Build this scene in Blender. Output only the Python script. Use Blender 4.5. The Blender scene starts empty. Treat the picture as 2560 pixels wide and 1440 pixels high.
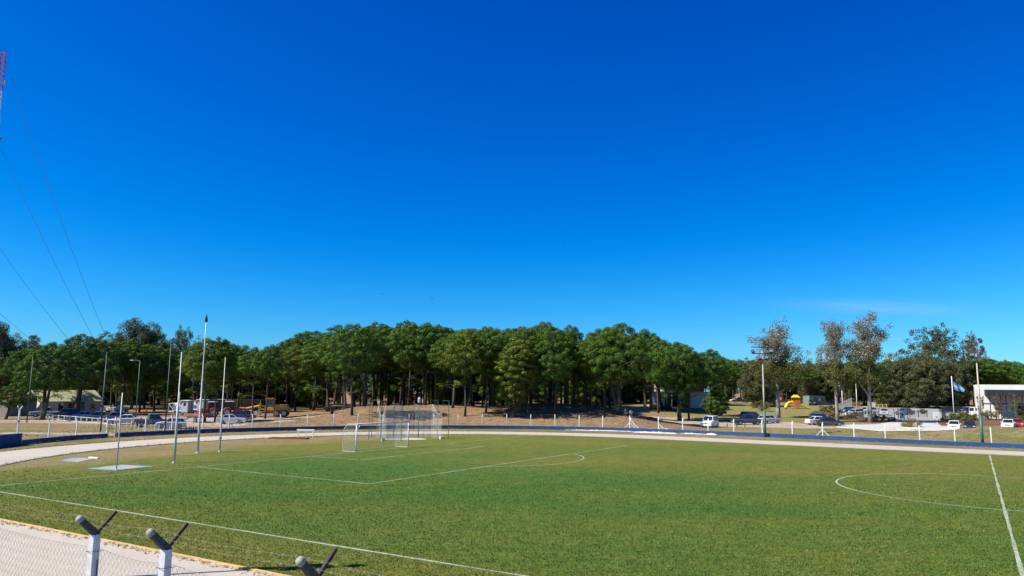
import bpy, bmesh, math, random
import numpy as np
from mathutils import Vector, Matrix
R = math.radians
rng = random.Random(7)
SC = bpy.context.scene
COL = SC.collection

# ------------------------------------------------------------------ camera
FPX, PITCH, ROLL, CAMH = 1867.66, 0.13463, 0.010355, 5.8263
FW = Vector((0, math.cos(PITCH), math.sin(PITCH)))
RT0 = Vector((1, 0, 0)); UP0 = RT0.cross(FW)
RT = RT0*math.cos(ROLL) + UP0*math.sin(ROLL)
UP = -RT0*math.sin(ROLL) + UP0*math.cos(ROLL)
cam = bpy.data.cameras.new('camera')
cam.sensor_width = 36; cam.lens = 36*FPX/2560; cam.clip_end = 6000; cam.clip_start = .1
co = bpy.data.objects.new('camera', cam); COL.objects.link(co)
m3 = Matrix((RT, UP, -FW)).transposed()
co.matrix_world = Matrix.Translation((0, 0, CAMH)) @ m3.to_4x4()
SC.camera = co

# ------------------------------------------------------------------ light
SUN_EL, SUN_B = 46.0, 17.0          # elevation; degrees behind the exact left
ts = Vector((-math.cos(R(SUN_EL))*math.cos(R(SUN_B)), -math.cos(R(SUN_EL))*math.sin(R(SUN_B)), math.sin(R(SUN_EL))))
sl = bpy.data.lights.new('sun', 'SUN'); sl.energy = 5.0; sl.angle = R(.5); sl.color = (1, .945, .83)
so = bpy.data.objects.new('sun', sl); COL.objects.link(so)
so.rotation_euler = ts.to_track_quat('Z', 'Y').to_euler()
W = bpy.data.worlds.new('World'); SC.world = W; W.use_nodes = True
nt = W.node_tree; nt.nodes.clear()
def wn(t, **k):
    n = nt.nodes.new(t)
    for a, b in k.items(): setattr(n, a, b)
    return n
sky = wn('ShaderNodeTexSky', sky_type='NISHITA', sun_disc=False, sun_elevation=R(SUN_EL),
         sun_rotation=math.atan2(ts.x, ts.y), altitude=0, air_density=1.0, dust_density=.25, ozone_density=3.0)
# deeper, cleaner blue of the autumn sky: one curve per channel
sep = wn('ShaderNodeSeparateColor'); nt.links.new(sky.outputs[0], sep.inputs[0])
comb = wn('ShaderNodeCombineColor')
for i, (off, g, k) in enumerate(((-2.1, 1.6, .24), (0, 1.55, .340), (0, 1.02, 1.50))):
    d = wn('ShaderNodeMath', operation='ADD'); d.inputs[1].default_value = off
    x = wn('ShaderNodeMath', operation='MAXIMUM'); x.inputs[1].default_value = 0
    p = wn('ShaderNodeMath', operation='POWER'); p.inputs[1].default_value = g
    q = wn('ShaderNodeMath', operation='MULTIPLY'); q.inputs[1].default_value = k
    nt.links.new(sep.outputs[i], d.inputs[0]); nt.links.new(d.outputs[0], x.inputs[0]); nt.links.new(x.outputs[0], p.inputs[0])
    nt.links.new(p.outputs[0], q.inputs[0]); nt.links.new(q.outputs[0], comb.inputs[i])
# one thin streak of cirrus low in the sky
tc = wn('ShaderNodeTexCoord')
cdir = (RT*((2190-1280)/FPX) - UP*((768-720)/FPX) + FW).normalized()
cr = FW.cross(Vector((0, 0, 1))); ax = cdir.cross(Vector((0, 0, 1))).normalized(); ay = ax.cross(cdir).normalized()
def dotn(v):
    n = wn('ShaderNodeVectorMath', operation='DOT_PRODUCT'); n.inputs[1].default_value = v
    nt.links.new(tc.outputs['Generated'], n.inputs[0]); return n.outputs['Value']
def mth(op, a, b=None, c=None):
    n = wn('ShaderNodeMath', operation=op)
    for i, s in enumerate((a, b, c)):
        if s is None: continue
        if isinstance(s, (int, float)): n.inputs[i].default_value = s
        else: nt.links.new(s, n.inputs[i])
    return n.outputs[0]
sx = dotn(ax); sy = dotn(ay); front = dotn(cdir)
syr = mth('ADD', sy, mth('MULTIPLY', sx, .075))
ex = mth('POWER', 2.718, mth('MULTIPLY', mth('POWER', mth('DIVIDE', sx, .085), 2), -1))
ey = mth('POWER', 2.718, mth('MULTIPLY', mth('POWER', mth('DIVIDE', syr, .0075), 2), -1))
cv = wn('ShaderNodeCombineXYZ')
nt.links.new(mth('MULTIPLY', sx, 14), cv.inputs[0]); nt.links.new(mth('MULTIPLY', syr, 120), cv.inputs[1])
cn = wn('ShaderNodeTexNoise'); cn.inputs['Scale'].default_value = 1.6; cn.inputs['Detail'].default_value = 5
nt.links.new(cv.outputs[0], cn.inputs['Vector'])
cm = mth('MULTIPLY', mth('MULTIPLY', mth('MULTIPLY', ex, ey), cn.outputs['Fac']), mth('GREATER_THAN', front, 0))
cmx = wn('ShaderNodeMix', data_type='RGBA'); cmx.inputs[7].default_value = (5.5, 6.6, 7.6, 1)
nt.links.new(mth('MULTIPLY', cm, .36), cmx.inputs[0]); nt.links.new(comb.outputs[0], cmx.inputs[6])
bg = wn('ShaderNodeBackground'); bg.inputs[1].default_value = .0585
nt.links.new(cmx.outputs[2], bg.inputs[0])
wo = wn('ShaderNodeOutputWorld'); nt.links.new(bg.outputs[0], wo.inputs[0])
SC.view_settings.view_transform = 'Standard'; SC.view_settings.look = 'None'
SC.view_settings.exposure = 0.78; SC.view_settings.gamma = 1.0; SC.view_settings.use_curve_mapping = False

# ------------------------------------------------------------------ where things stand
PC, PS = Vector((55.6065, 48.3015)), 3.69126493
def pit(X, Y):
    """football pitch coordinates (X along the goal line, + near; Y from the goal line) -> world x, y"""
    dx, dy = X-PC.x, Y-PC.y
    return (dx*math.sin(PS)-dy*math.cos(PS), dx*math.cos(PS)+dy*math.sin(PS))
def unpit(x, y):
    return (PC.x + x*math.sin(PS)+y*math.cos(PS), PC.y - x*math.cos(PS)+y*math.sin(PS))
def sst(a, b, x):
    t = max(0., min(1., (x-a)/(b-a))); return t*t*(3-2*t)
def interp(x, pts):
    if x <= pts[0][0]: return pts[0][1]
    for (a, p), (b, q) in zip(pts, pts[1:]):
        if x <= b: return p+(q-p)*(x-a)/(b-a)
    return pts[-1][1]
CX, CY, RIN, ROUT, RWALL = 3.4, 14.0, 35.25, 42.2, 48.8
def ringdist(x, y):
    """distance from the spine of the running track's stadium shape"""
    X, Y = unpit(x, y)
    yy = Y-14 if Y < 14 else (Y-84.6 if Y > 84.6 else 0)
    return math.hypot(X-CX, yy)
def wob(x, y):
    return (math.sin(x*.31+y*.17)+math.sin(x*.13-y*.29+1.3)+.6*math.sin(x*.71+y*.53+.4))*.1
def terrain(x, y):
    d = ringdist(x, y)-RWALL-.3
    if d <= 0: return 0.
    z = 0.
    # wooded dune beyond the wall
    hx = interp(x, [(-42, 0), (-34, .9), (-27, 2.3), (-18, 2.7), (-5, 2.7), (8, 3.3), (17, 2.7), (24, 1.0), (31, 0)])
    hx2 = interp(x, [(-60, 0), (-45, .5), (-20, 1.1), (10, 1.4), (25, .8), (40, .3)])
    z += hx*sst(1.5, 24, d)*(1-sst(30, 60, d)) + hx2*sst(30, 60, d)*(1-sst(130, 200, d))
    # grassy bank on the straight
    bx = interp(x, [(26, 0), (36, .45), (46, 1.0), (54, 1.15), (60, 1.75), (72, 2.2), (120, 2.2)])
    z += bx*math.exp(-((d-10.5)/5.2)**2)*sst(0, 4, d)
    # slow rise to the car park and the lawn
    z += 2.0*sst(125, 235, y)*sst(18, 42, x)
    z += wob(x, y)*sst(.5, 8, d)*(1.0 if -45 < x < 27 else .35)
    return z
def ray(u, v):
    return FW + RT*((u-1280)/FPX) - UP*((v-720)/FPX)
def T(u, v):
    """the ground point seen at pixel (u, v) of the 2560 x 1440 photograph"""
    d = ray(u, v); t = 3.0; prev = t
    o = Vector((0, 0, CAMH))
    while t < 900:
        p = o+d*t
        if p.z < terrain(p.x, p.y):
            a, b = prev, t
            for _ in range(24):
                m = (a+b)/2; q = o+d*m
                if q.z < terrain(q.x, q.y): b = m
                else: a = m
            return o+d*b
        prev = t; t += 1.0
    return o+d*400
def A(u, v, y):
    """the point at depth y (metres ahead) seen at pixel (u, v)"""
    d = ray(u, v); return Vector((0, 0, CAMH))+d*(y/d.y)
def GZ(u, v, z):
    d = ray(u, v); return Vector((0, 0, CAMH))+d*((z-CAMH)/d.z)
def hpix(p, v):
    """height above p of the point over p that shows at pixel row v"""
    lo, hi = 0., 90.
    for _ in range(40):
        m = (lo+hi)/2; q = Vector((p.x, p.y, p.z+m))-Vector((0, 0, CAMH))
        vv = 720-FPX*q.dot(UP)/q.dot(FW)
        if vv > v: lo = m
        else: hi = m
    return lo
def upx(p, px):
    """metres spanned by px photograph pixels at p"""
    return px*(p-Vector((0, 0, CAMH))).dot(FW)/FPX

# ------------------------------------------------------------------ mesh building
class MB:
    def __init__(s): s.v = []; s.f = []; s.uv = None
    def add(s, vs, fs):
        n = len(s.v); s.v += [tuple(x) for x in vs]; s.f += [tuple(i+n for i in f) for f in fs]; return s
    def box(s, c, d, rz=0., M=None):
        x, y, z = d[0]/2, d[1]/2, d[2]/2
        vs = [Vector(q) for q in ((-x,-y,-z),(x,-y,-z),(x,y,-z),(-x,y,-z),(-x,-y,z),(x,-y,z),(x,y,z),(-x,y,z))]
        if M is not None: vs = [M @ q for q in vs]
        if rz:
            rm = Matrix.Rotation(rz, 3, 'Z'); vs = [rm @ q for q in vs]
        vs = [q+Vector(c) for q in vs]
        return s.add(vs, [(3,2,1,0),(4,5,6,7),(0,1,5,4),(1,2,6,5),(2,3,7,6),(3,0,4,7)])
    def cbox(s, c, d, b=.03, rz=0.):
        """box with chamfered upright and top edges"""
        x, y, z = d[0]/2, d[1]/2, d[2]/2
        def ringz(xx, yy, zz):
            return [(-xx+b,-yy,zz),(xx-b,-yy,zz),(xx,-yy+b,zz),(xx,yy-b,zz),(xx-b,yy,zz),(-xx+b,yy,zz),(-xx,yy-b,zz),(-xx,-yy+b,zz)]
        vs = ringz(x,y,-z)+ringz(x,y,z-b)+ringz(x-b,y-b,z)
        fs = [tuple(range(7,-1,-1)), tuple(range(16,24))]
        for k in (0, 8):
            fs += [(k+i, k+(i+1)%8, k+8+(i+1)%8, k+8+i) for i in range(8)]
        rm = Matrix.Rotation(rz, 3, 'Z')
        return s.add([rm @ Vector(q)+Vector(c) for q in vs], fs)
    def tube(s, pts, r, n=6, cap=True):
        pts = [Vector(p) for p in pts]; k = len(pts)
        rs = r if isinstance(r, (list, tuple)) else [r]*k
        base = len(s.v); prev = None
        for i, p in enumerate(pts):
            t = (pts[min(i+1, k-1)]-pts[max(i-1, 0)]).normalized()
            if prev is None:
                a = t.cross(Vector((0, 0, 1)))
                if a.length < .05: a = t.cross(Vector((1, 0, 0)))
                a.normalize()
            else:
                a = prev-t*prev.dot(t); a.normalize()
            prev = a; b = t.cross(a)
            for j in range(n):
                th = 2*math.pi*(j+.5)/n
                s.v.append(tuple(p+(a*math.cos(th)+b*math.sin(th))*rs[i]))
        for i in range(k-1):
            for j in range(n):
                s.f.append((base+i*n+j, base+i*n+(j+1)%n, base+(i+1)*n+(j+1)%n, base+(i+1)*n+j))
        if cap:
            s.f.append(tuple(base+j for j in range(n-1, -1, -1)))
            s.f.append(tuple(base+(k-1)*n+j for j in range(n)))
        return s
    def prism(s, poly, z0, z1):
        n = len(poly)
        vs = [(x, y, z0) for x, y in poly]+[(x, y, z1) for x, y in poly]
        return s.add(vs, [tuple(range(n-1,-1,-1)), tuple(range(n, 2*n))]+[(i, (i+1)%n, n+(i+1)%n, n+i) for i in range(n)])
    def xform(s, M, start=0):
        for i in range(start, len(s.v)): s.v[i] = tuple(M @ Vector(s.v[i]))
        return s
    def mesh(s, name, smooth=False):
        me = bpy.data.meshes.new(name); me.from_pydata(s.v, [], s.f); me.update()
        if smooth:
            me.polygons.foreach_set('use_smooth', [True]*len(me.polygons))
        return me
    def build(s, name, mat, parent=None, smooth=False, uv=None):
        me = s.mesh(name, smooth)
        if uv is not None:
            l = me.uv_layers.new(name='UVMap'); k = 0
            for p in me.polygons:
                for li in p.loop_indices:
                    l.data[li].uv = uv[me.loops[li].vertex_index]
        if mat is not None: me.materials.append(mat)
        return link(name, me, parent)
def link(name, me, parent=None):
    o = bpy.data.objects.new(name, me); COL.objects.link(o)
    if parent is not None: o.parent = parent
    return o
def tag(o, label=None, cat=None, group=None, kind=None):
    if label: o['label'] = label
    if cat: o['category'] = cat
    if group: o['group'] = group
    if kind: o['kind'] = kind
    return o
def thing(name, label, cat, loc=(0, 0, 0), rz=0., group=None):
    o = bpy.data.objects.new(name, None); COL.objects.link(o); o.empty_display_size = .3
    o.location = loc; o.rotation_euler = (0, 0, rz)
    return tag(o, label, cat, group)
def copy_tree(o, parent=None):
    c = o.copy(); COL.objects.link(c); c.parent = parent
    for ch in o.children: copy_tree(ch, c)
    return c

# ------------------------------------------------------------------ materials
class NT:
    def __init__(s, name):
        s.m = bpy.data.materials.new(name); s.m.use_nodes = True; s.t = s.m.node_tree
        s.b = s.t.nodes['Principled BSDF']; s.out = s.t.nodes['Material Output']
    def n(s, t, **k):
        x = s.t.nodes.new(t)
        for a, b in k.items(): setattr(x, a, b)
        return x
    def l(s, a, b): s.t.links.new(a, b)
    def math(s, op, a, b=None, c=None, clamp=False):
        n = s.n('ShaderNodeMath', operation=op, use_clamp=clamp)
        for i, q in enumerate((a, b, c)):
            if q is None: continue
            if isinstance(q, (int, float)): n.inputs[i].default_value = q
            else: s.l(q, n.inputs[i])
        return n.outputs[0]
    def noise(s, scale, detail=4, vec=None, rough=.55, stretch=None):
        n = s.n('ShaderNodeTexNoise'); n.inputs['Scale'].default_value = scale; n.inputs['Detail'].default_value = detail
        n.inputs['Roughness'].default_value = rough
        if stretch is not None:
            mp = s.n('ShaderNodeMapping'); mp.inputs['Scale'].default_value = stretch[:3]
            if len(stretch) > 3: mp.inputs['Rotation'].default_value = (0, 0, stretch[3])
            s.l(vec, mp.inputs['Vector']); vec = mp.outputs[0]
        if vec is not None: s.l(vec, n.inputs['Vector'])
        return n.outputs['Fac']
    def pos(s): return s.n('ShaderNodeNewGeometry').outputs['Position']
    def obj(s): return s.n('ShaderNodeTexCoord').outputs['Object']
    def ramp(s, f, stops, interp='LINEAR'):
        r = s.n('ShaderNodeValToRGB'); s.l(f, r.inputs[0]); e = r.color_ramp.elements; r.color_ramp.interpolation = interp
        while len(e) < len(stops): e.new(.5)
        for q, (p, c) in zip(e, stops):
            q.position = p; q.color = (c if isinstance(c, tuple) else (c, c, c))+(1,)
        return r.outputs[0]
    def mix(s, f, a, b, mode='MIX'):
        n = s.n('ShaderNodeMix', data_type='RGBA', blend_type=mode)
        for i, q in ((0, f), (6, a), (7, b)):
            if isinstance(q, (int, float)): n.inputs[i].default_value = q
            elif isinstance(q, tuple): n.inputs[i].default_value = q+(1,)
            else: s.l(q, n.inputs[i])
        return n.outputs[2]
    def bump(s, h, strength=.4, dist=.05):
        n = s.n('ShaderNodeBump'); n.inputs['Strength'].default_value = strength; n.inputs['Distance'].default_value = dist
        s.l(h, n.inputs['Height']); s.l(n.outputs[0], s.b.inputs['Normal'])
    def attr(s, name):
        n = s.n('ShaderNodeAttribute', attribute_name=name); return n.outputs['Fac']
    def base(s, c, rough=None, k=.80):
        if not isinstance(c, tuple) and k != 1: c = s.mix(1.0, c, (k, k, k), 'MULTIPLY')
        if isinstance(c, tuple): s.b.inputs['Base Color'].default_value = tuple(q*k for q in c)+(1,)
        else: s.l(c, s.b.inputs['Base Color'])
        if rough is not None: s.b.inputs['Roughness'].default_value = rough
_mats = {}
def M(name, col, rough=.6, var=.14, scale=6., metal=0., coat=0., bump=0., spec=None, dirt=None):
    if name in _mats: return _mats[name]
    t = NT(name)
    f = t.noise(scale, 5, t.obj(), .6)
    lo = tuple(c*(1-var) for c in col); hi = tuple(min(1, c*(1+var)) for c in col)
    c = t.ramp(f, [(.3, lo), (.7, hi)])
    if dirt:
        g = t.noise(scale*.45, 6, t.obj(), .7)
        c = t.mix(t.ramp(g, [(.52, 0.), (.72, .75)]), c, dirt)
    t.base(c, rough); t.b.inputs['Metallic'].default_value = metal
    if coat: t.b.inputs['Coat Weight'].default_value = coat
    if spec is not None: t.b.inputs['Specular IOR Level'].default_value = spec
    if bump: t.bump(t.noise(scale*6, 5, t.obj(), .7), bump, .02)
    _mats[name] = t.m
    return t.m
# ------------------------------------------------------------------ the ground
def ground_material():
    t = NT('dry_grass_ground'); P = t.pos()
    big = t.noise(.035, 4, P); mid = t.noise(.35, 5, P, .6); fine = t.noise(6, 5, P, .7)
    blade = t.noise(2.2, 6, P, .75, (.5, 1.6, 1))
    dry = t.mix(mid, (.29, .215, .10), (.46, .36, .185))
    dry = t.mix(t.ramp(blade, [(.40, 0.), (.62, 1.)]), t.mix(.55, dry, (.12, .085, .04)), dry)
    green = t.mix(mid, (.135, .150, .040), (.21, .205, .065))
    gm = t.ramp(t.noise(.11, 5, P, .62, (.55, 1.3, 1)), [(.44, 0.), (.62, 1.)])
    c = t.mix(t.math('MULTIPLY', gm, t.attr('green')), dry, green)
    litter = t.mix(t.noise(1.1, 6, P, .72), (.17, .095, .048), (.46, .275, .15))
    litter = t.mix(t.ramp(t.noise(.5, 5, P, .7), [(.45, 0.), (.6, .8)]), litter, (.30, .225, .13))
    c = t.mix(t.attr('litter'), c, litter)
    sand = t.mix(mid, (.40, .325, .235), (.56, .475, .365))
    sm = t.math('ADD', t.attr('sand'), t.math('MULTIPLY', t.math('SUBTRACT', t.noise(.25, 5, P, .65), .5), 1.2))
    c = t.mix(t.math('MULTIPLY', t.ramp(sm, [(.38, 0.), (.55, 1.)]), t.ramp(t.attr('sand'), [(.02, 0.), (.15, 1.)])), c, sand)
    lawn = t.mix(mid, (.17, .18, .045), (.34, .30, .11))
    c = t.mix(t.math('MULTIPLY', t.attr('lawn'), t.ramp(big, [(.3, .6), (.6, 1.)])), c, lawn)
    mulch = t.mix(fine, (.07, .032, .018), (.24, .105, .055))
    c = t.mix(t.attr('mulch'), c, mulch)
    c = t.mix(.8, c, t.ramp(fine, [(.3, .2), (.7, .8)]), 'OVERLAY')
    c = t.mix(.6, c, t.ramp(t.noise(1.3, 5, P, .72, (.6, 1.5, 1)), [(.3, .2), (.7, .8)]), 'OVERLAY')
    t.base(c, .95); t.b.inputs['Specular IOR Level'].default_value = .1
    t.bump(t.math('ADD', fine, t.math('MULTIPLY', blade, 1.5)), .8, .16)
    return t.m
def axis(spec):
    out = []
    for a, b, st in spec:
        n = max(1, round((b-a)/st)); out += [a+(b-a)*i/n for i in range(n)]
    return out+[spec[-1][1]]
gx = axis([(-2600, -600, 250), (-600, -200, 50), (-200, -80, 8), (-80, 100, 1.5), (100, 200, 5), (200, 600, 50), (600, 2600, 250)])
gy = axis([(-1500, -200, 200), (-200, -20, 20), (-20, 90, 3), (90, 180, 1.5), (180, 300, 6), (300, 600, 50), (600, 3200, 260)])
GV = [(x, y, terrain(x, y)) for y in gy for x in gx]
nx = len(gx)
GF = [(j*nx+i, j*nx+i+1, (j+1)*nx+i+1, (j+1)*nx+i) for j in range(len(gy)-1) for i in range(nx-1)]
gm = bpy.data.meshes.new('ground'); gm.from_pydata(GV, [], GF); gm.update()
gm.polygons.foreach_set('use_smooth', [True]*len(gm.polygons))
def region(name, fn):
    a = gm.attributes.new(name, 'FLOAT', 'POINT')
    a.data.foreach_set('value', [fn(*v) for v in GV])
BANK = T(2195, 1012)
def r_litter(x, y, z):
    d = ringdist(x, y)-RWALL
    m = interp(x, [(-46, 0), (-36, .5), (-28, 1), (20, 1), (27, .6), (34, 0)])*sst(3.5, 10, d)
    q = BANK; m = max(m, math.exp(-((x-q.x)/11)**2-((y-q.y)/9)**2)*1.3) if q else m; m = min(1, m)
    m2 = sst(24, 40, d)*(1-sst(36, 48, x))*sst(-120, -60, x)*.9
    far = sst(215, 245, y)*.9
    return max(m, m2, far)
def r_green(x, y, z):
    d = ringdist(x, y)
    if d < RWALL: return .95
    return interp(x, [(-80, .75), (-45, .6), (-38, .25), (25, .3), (45, .75), (90, .8)])*(1-sst(60, 90, d-RWALL))
SANDS = [((-58, 128), 30, 16), ((-44, 112), 7, 3.5), ((-55, 92), 9, 2.4), ((-62, 83), 8, 2.0), ((-46, 90), 3, 1.4), ((30, 150), 16, 5),
         ((52, 128), 24, 4.5), ((40, 137), 16, 6), ((38, 290), 22, 6), ((64, 158), 12, 3)]
def r_sand(x, y, z):
    v = 0.
    for (cx, cy), rx, ry in SANDS:
        v = max(v, 1-max(abs(x-cx)/rx, abs(y-cy)/ry))
    return min(1., max(0., v*2.2))
def r_lawn(x, y, z):
    return sst(30, 38, x)*(1-sst(78, 90, x))*sst(142, 152, y)*(1-sst(268, 280, y))
def r_mulch(x, y, z):
    return 0.
for nm, fn in (('litter', r_litter), ('green', r_green), ('sand', r_sand), ('lawn', r_lawn), ('mulch', r_mulch)): region(nm, fn)
gm.materials.append(ground_material())
tag(link('ground', gm), 'dry grass ground with a sandy car park and a needle strewn dune', 'ground', kind='structure')

def ring_outline(r, n=64, ext=1.0):
    pts = []
    for k in range(n+1):
        a = math.pi*k/n      # from near straight round the left end to the far straight
        pts.append((CX+r*math.cos(a), CY-r*math.sin(a)))
    for k in range(n+1):
        a = math.pi+math.pi*k/n
        pts.append((CX+r*math.cos(a), 84.6-r*math.sin(a)))
    return [pit(*p) for p in pts]
def strip(name, outer, inner, z, mat, kind='structure', label=None, cat=None):
    n = len(outer); b = MB()
    b.add([(x, y, z) for x, y in outer]+[(x, y, z) for x, y in inner],
          [(i, (i+1) % n, n+(i+1) % n, n+i) for i in range(n)])
    for i, f in enumerate(b.f): b.f[i] = f[::-1]
    o = b.build(name, mat); return tag(o, label, cat, kind=kind)
def track_material():
    t = NT('pale_crushed_shell'); P = t.pos()
    mid = t.noise(.5, 5, P, .6); fine = t.noise(9, 5, P, .7); st = t.noise(1.2, 5, P, .6)
    c = t.mix(mid, (.47, .405, .325), (.58, .52, .435))
    c = t.mix(t.ramp(fine, [(.45, 0.), (.75, .65)]), c, (.34, .27, .195))
    c = t.mix(.55, c, t.ramp(t.noise(26, 4, P, .8), [(.3, .2), (.7, .8)]), 'OVERLAY')
    c = t.mix(t.ramp(t.noise(2.4, 6, P, .8), [(.60, 0.), (.70, .55)]), c, (.27, .215, .15))
    c = t.mix(t.ramp(st, [(.6, 0.), (.8, .35)]), c, (.33, .27, .20))
    c = t.mix(t.ramp(t.noise(.16, 4, P, .6), [(.5, 0.), (.7, .35)]), c, (.36, .30, .23))
    t.base(c, .95); t.bump(fine, .35, .03); return t.m
OUT, INN = ring_outline(ROUT), ring_outline(RIN)
strip('running_track', OUT, INN, .004, track_material(), label='pale crushed shell running track curving round the pitch', cat='running track')

def turf_colour(t):
    P = t.pos()
    fine = t.noise(7, 6, P, .75); med = t.noise(.9, 5, P, .65); blade = t.noise(2.6, 6, P, .8, (.7, 1.5, 1))
    streak = t.noise(.085, 4, P, .55, (.35, 1.3, 1, .1)); patch = t.noise(.13, 4, P, .6)
    g1 = t.mix(med, (.048, .122, .016), (.088, .170, .022))
    g2 = t.mix(med, (.132, .146, .020), (.205, .196, .034))
    f = t.math('ADD', t.math('MULTIPLY', streak, .65), t.math('MULTIPLY', patch, .45))
    f = t.math('ADD', f, t.math('MULTIPLY', t.math('SUBTRACT', med, .5), .35))
    # lusher in the penalty area, tired and dry behind the goal
    c = t.mix(t.ramp(t.math('ADD', f, t.attr('tired')), [(.36, 0.), (.78, 1.)]), g1, g2)
    dry = t.mix(med, (.235, .175, .075), (.345, .260, .125))
    df = t.math('ADD', t.attr('dry'), t.math('MULTIPLY', t.math('SUBTRACT', t.noise(.22, 5, P, .65), .5), .9))
    c = t.mix(t.ramp(df, [(.35, 0.), (.75, 1.)]), c, dry)
    c = t.mix(t.ramp(blade, [(.34, .75), (.50, 0.)]), c, t.mix(.5, c, (.015, .025, .008)))
    c = t.mix(.8, c, t.ramp(fine, [(.3, .18), (.7, .82)]), 'OVERLAY')
    c = t.mix(.5, c, t.ramp(t.noise(1.7, 4, P, .7, (.6, 1.6, 1)), [(.3, .25), (.7, .75)]), 'OVERLAY')
    return c, fine, blade
def turf_material():
    t = NT('pitch_turf'); c, fine, blade = turf_colour(t)
    t.base(c, .9); t.b.inputs['Specular IOR Level'].default_value = .15
    t.bump(t.math('ADD', fine, t.math('MULTIPLY', blade, 1.4)), .75, .07); return t.m
def blade_material():
    t = NT('pitch_blades'); c, fine, blade = turf_colour(t)
    g = t.n('ShaderNodeNewGeometry').outputs['Random Per Island']
    c = t.mix(1.0, c, t.ramp(g, [(0., .95), (.55, 1.3), (1., 1.75)]), 'MULTIPLY')
    t.base(c, .7); t.b.inputs['Specular IOR Level'].default_value = .15
    tr = t.n('ShaderNodeBsdfTranslucent'); t.l(c, tr.inputs['Color']); mx = t.n('ShaderNodeMixShader'); mx.inputs[0].default_value = .25
    t.l(t.b.outputs[0], mx.inputs[1]); t.l(tr.outputs[0], mx.inputs[2]); t.l(mx.outputs[0], t.out.inputs['Surface']); return t.m
def infield():
    vs = []; fs = []; n = len(INN); rings = 22
    tired = []; dryv = []
    C = [pit(CX, 14+70.6*min(1, max(0, (unpit(*p)[1]-14)/70.6))) for p in INN]
    for k in range(rings+1):
        f = k/rings
        for p, c in zip(INN, C):
            vs.append((c[0]+(p[0]-c[0])*f, c[1]+(p[1]-c[1])*f, .008))
    for k in range(rings):
        for i in range(n):
            fs.append((k*n+i, (k+1)*n+i, (k+1)*n+(i+1) % n, k*n+(i+1) % n))
    me = bpy.data.meshes.new('infield_turf'); me.from_pydata(vs, [], fs); me.update()
    def tf(x, y):
        X, Y = unpit(x, y)
        v = .12-.09*sst(-2, 22, X)
        v -= .26*math.exp(-(((X-15)/13)**2+((Y-9)/9)**2))
        v -= .22*math.exp(-(((X-12)/14)**2+((Y-27)/9)**2))
        v += .16*(1-sst(-4, 1.5, Y)) + .16*sst(33.5, 35.5, X)
        v += .05*sst(-5, -25, X)
        return v
    def dfn(x, y):
        X, Y = unpit(x, y); r = math.hypot(X-CX, min(0, Y-14))
        v = (1-sst(-10.5, -3.0, Y))*.66*sst(-28, -12, X)
        v *= .35+.65*sst(RIN-14, RIN-6, r)
        v = max(v, .55*sst(RIN-1.6, RIN, r)*(1-sst(-5, 5, Y)))
        v = max(v, .5*math.exp(-(((X-1)/3)**2+((Y-1.5)/1.2)**2)))
        return v
    for nm, fn in (('tired', tf), ('dry', dfn)):
        a = me.attributes.new(nm, 'FLOAT', 'POINT'); a.data.foreach_set('value', [fn(v[0], v[1]) for v in vs])
    # upstanding blades of the turf, thickest where it lies close to the stand
    rs = np.random.RandomState(5); n = 380000
    yy = 19+72*rs.random(n)**1.7; xx = yy*rs.uniform(-.80, .80, n)
    U = np.array([unpit(a, c) for a, c in zip(xx, yy)])
    dY = np.where(U[:, 1] < 14, U[:, 1]-14, np.where(U[:, 1] > 84.6, U[:, 1]-84.6, 0)); ok = np.hypot(U[:, 0]-CX, dY) < RIN-.15
    ok &= rs.random(n) < np.minimum(1, (44/yy)**2.2)
    h = (.020+.036*rs.random(n))*np.minimum(1.2, .75+yy/90)*np.where(yy > 50, np.maximum(.45, 1-(yy-50)/50), 1)
    # the painted lines are mown and stay clear of standing blades
    def on_line(U):
        X, Y = U[:, 0], U[:, 1]; e = .075; inx = np.abs(X) < 34.5
        m = (np.abs(X-34.46) < e) & (Y > -.1)
        for yl in (0, 49.32): m |= (np.abs(Y-yl) < e) & inx
        for xb, yb in ((20.16, 16.5), (9.16, 5.5)):
            m |= (np.abs(np.abs(X)-xb) < e) & (Y > 0) & (Y < yb); m |= (np.abs(Y-yb) < e) & (np.abs(X) < xb)
        m |= np.abs(np.hypot(X, Y-49.32)-9.15) < e
        m |= (np.abs(np.hypot(X, Y-11)-9.15) < e) & (Y > 16.5)
        m |= (Y < -4.5) & (X < 27)
        m |= (X > 18) & (X < 31.5) & (Y < -8) & (Y > -14.5)
        return m
    dirw = np.stack([xx, yy], 1)/np.hypot(xx, yy)[:, None]
    dX = dirw[:, 0]*math.sin(PS)+dirw[:, 1]*math.cos(PS); dY2 = -dirw[:, 0]*math.cos(PS)+dirw[:, 1]*math.sin(PS)
    reach = h*np.hypot(xx, yy)/CAMH; thru = rs.random(n) < .12
    for k_ in np.linspace(0, 1, 6):
        ok &= ~on_line(U+np.stack([dX, dY2], 1)*(reach*k_)[:, None]) | thru
    xx, yy, h = xx[ok], yy[ok], h[ok]; n = len(xx)
    a = rs.random(n)*6.28; w = (.009+.015*rs.random(n))*np.minimum(1.15, .7+yy/90); z0 = np.full(n, .004)
    ca, sa = np.cos(a), np.sin(a); lx, ly = rs.normal(size=n)*.5*h, rs.normal(size=n)*.5*h
    c_ = np.stack([xx, yy, z0], 1); wv = np.stack([ca*w, sa*w, 0*w], 1); tv = np.stack([xx+lx, yy+ly, z0+h], 1)
    Vb = np.stack([c_-wv, c_+wv, tv+wv*.45, tv-wv*.45], 1).reshape(-1, 3)
    gme = bpy.data.meshes.new('pitch_grass'); gme.vertices.add(len(Vb)); gme.vertices.foreach_set('co', Vb.astype(np.float32).ravel())
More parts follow.
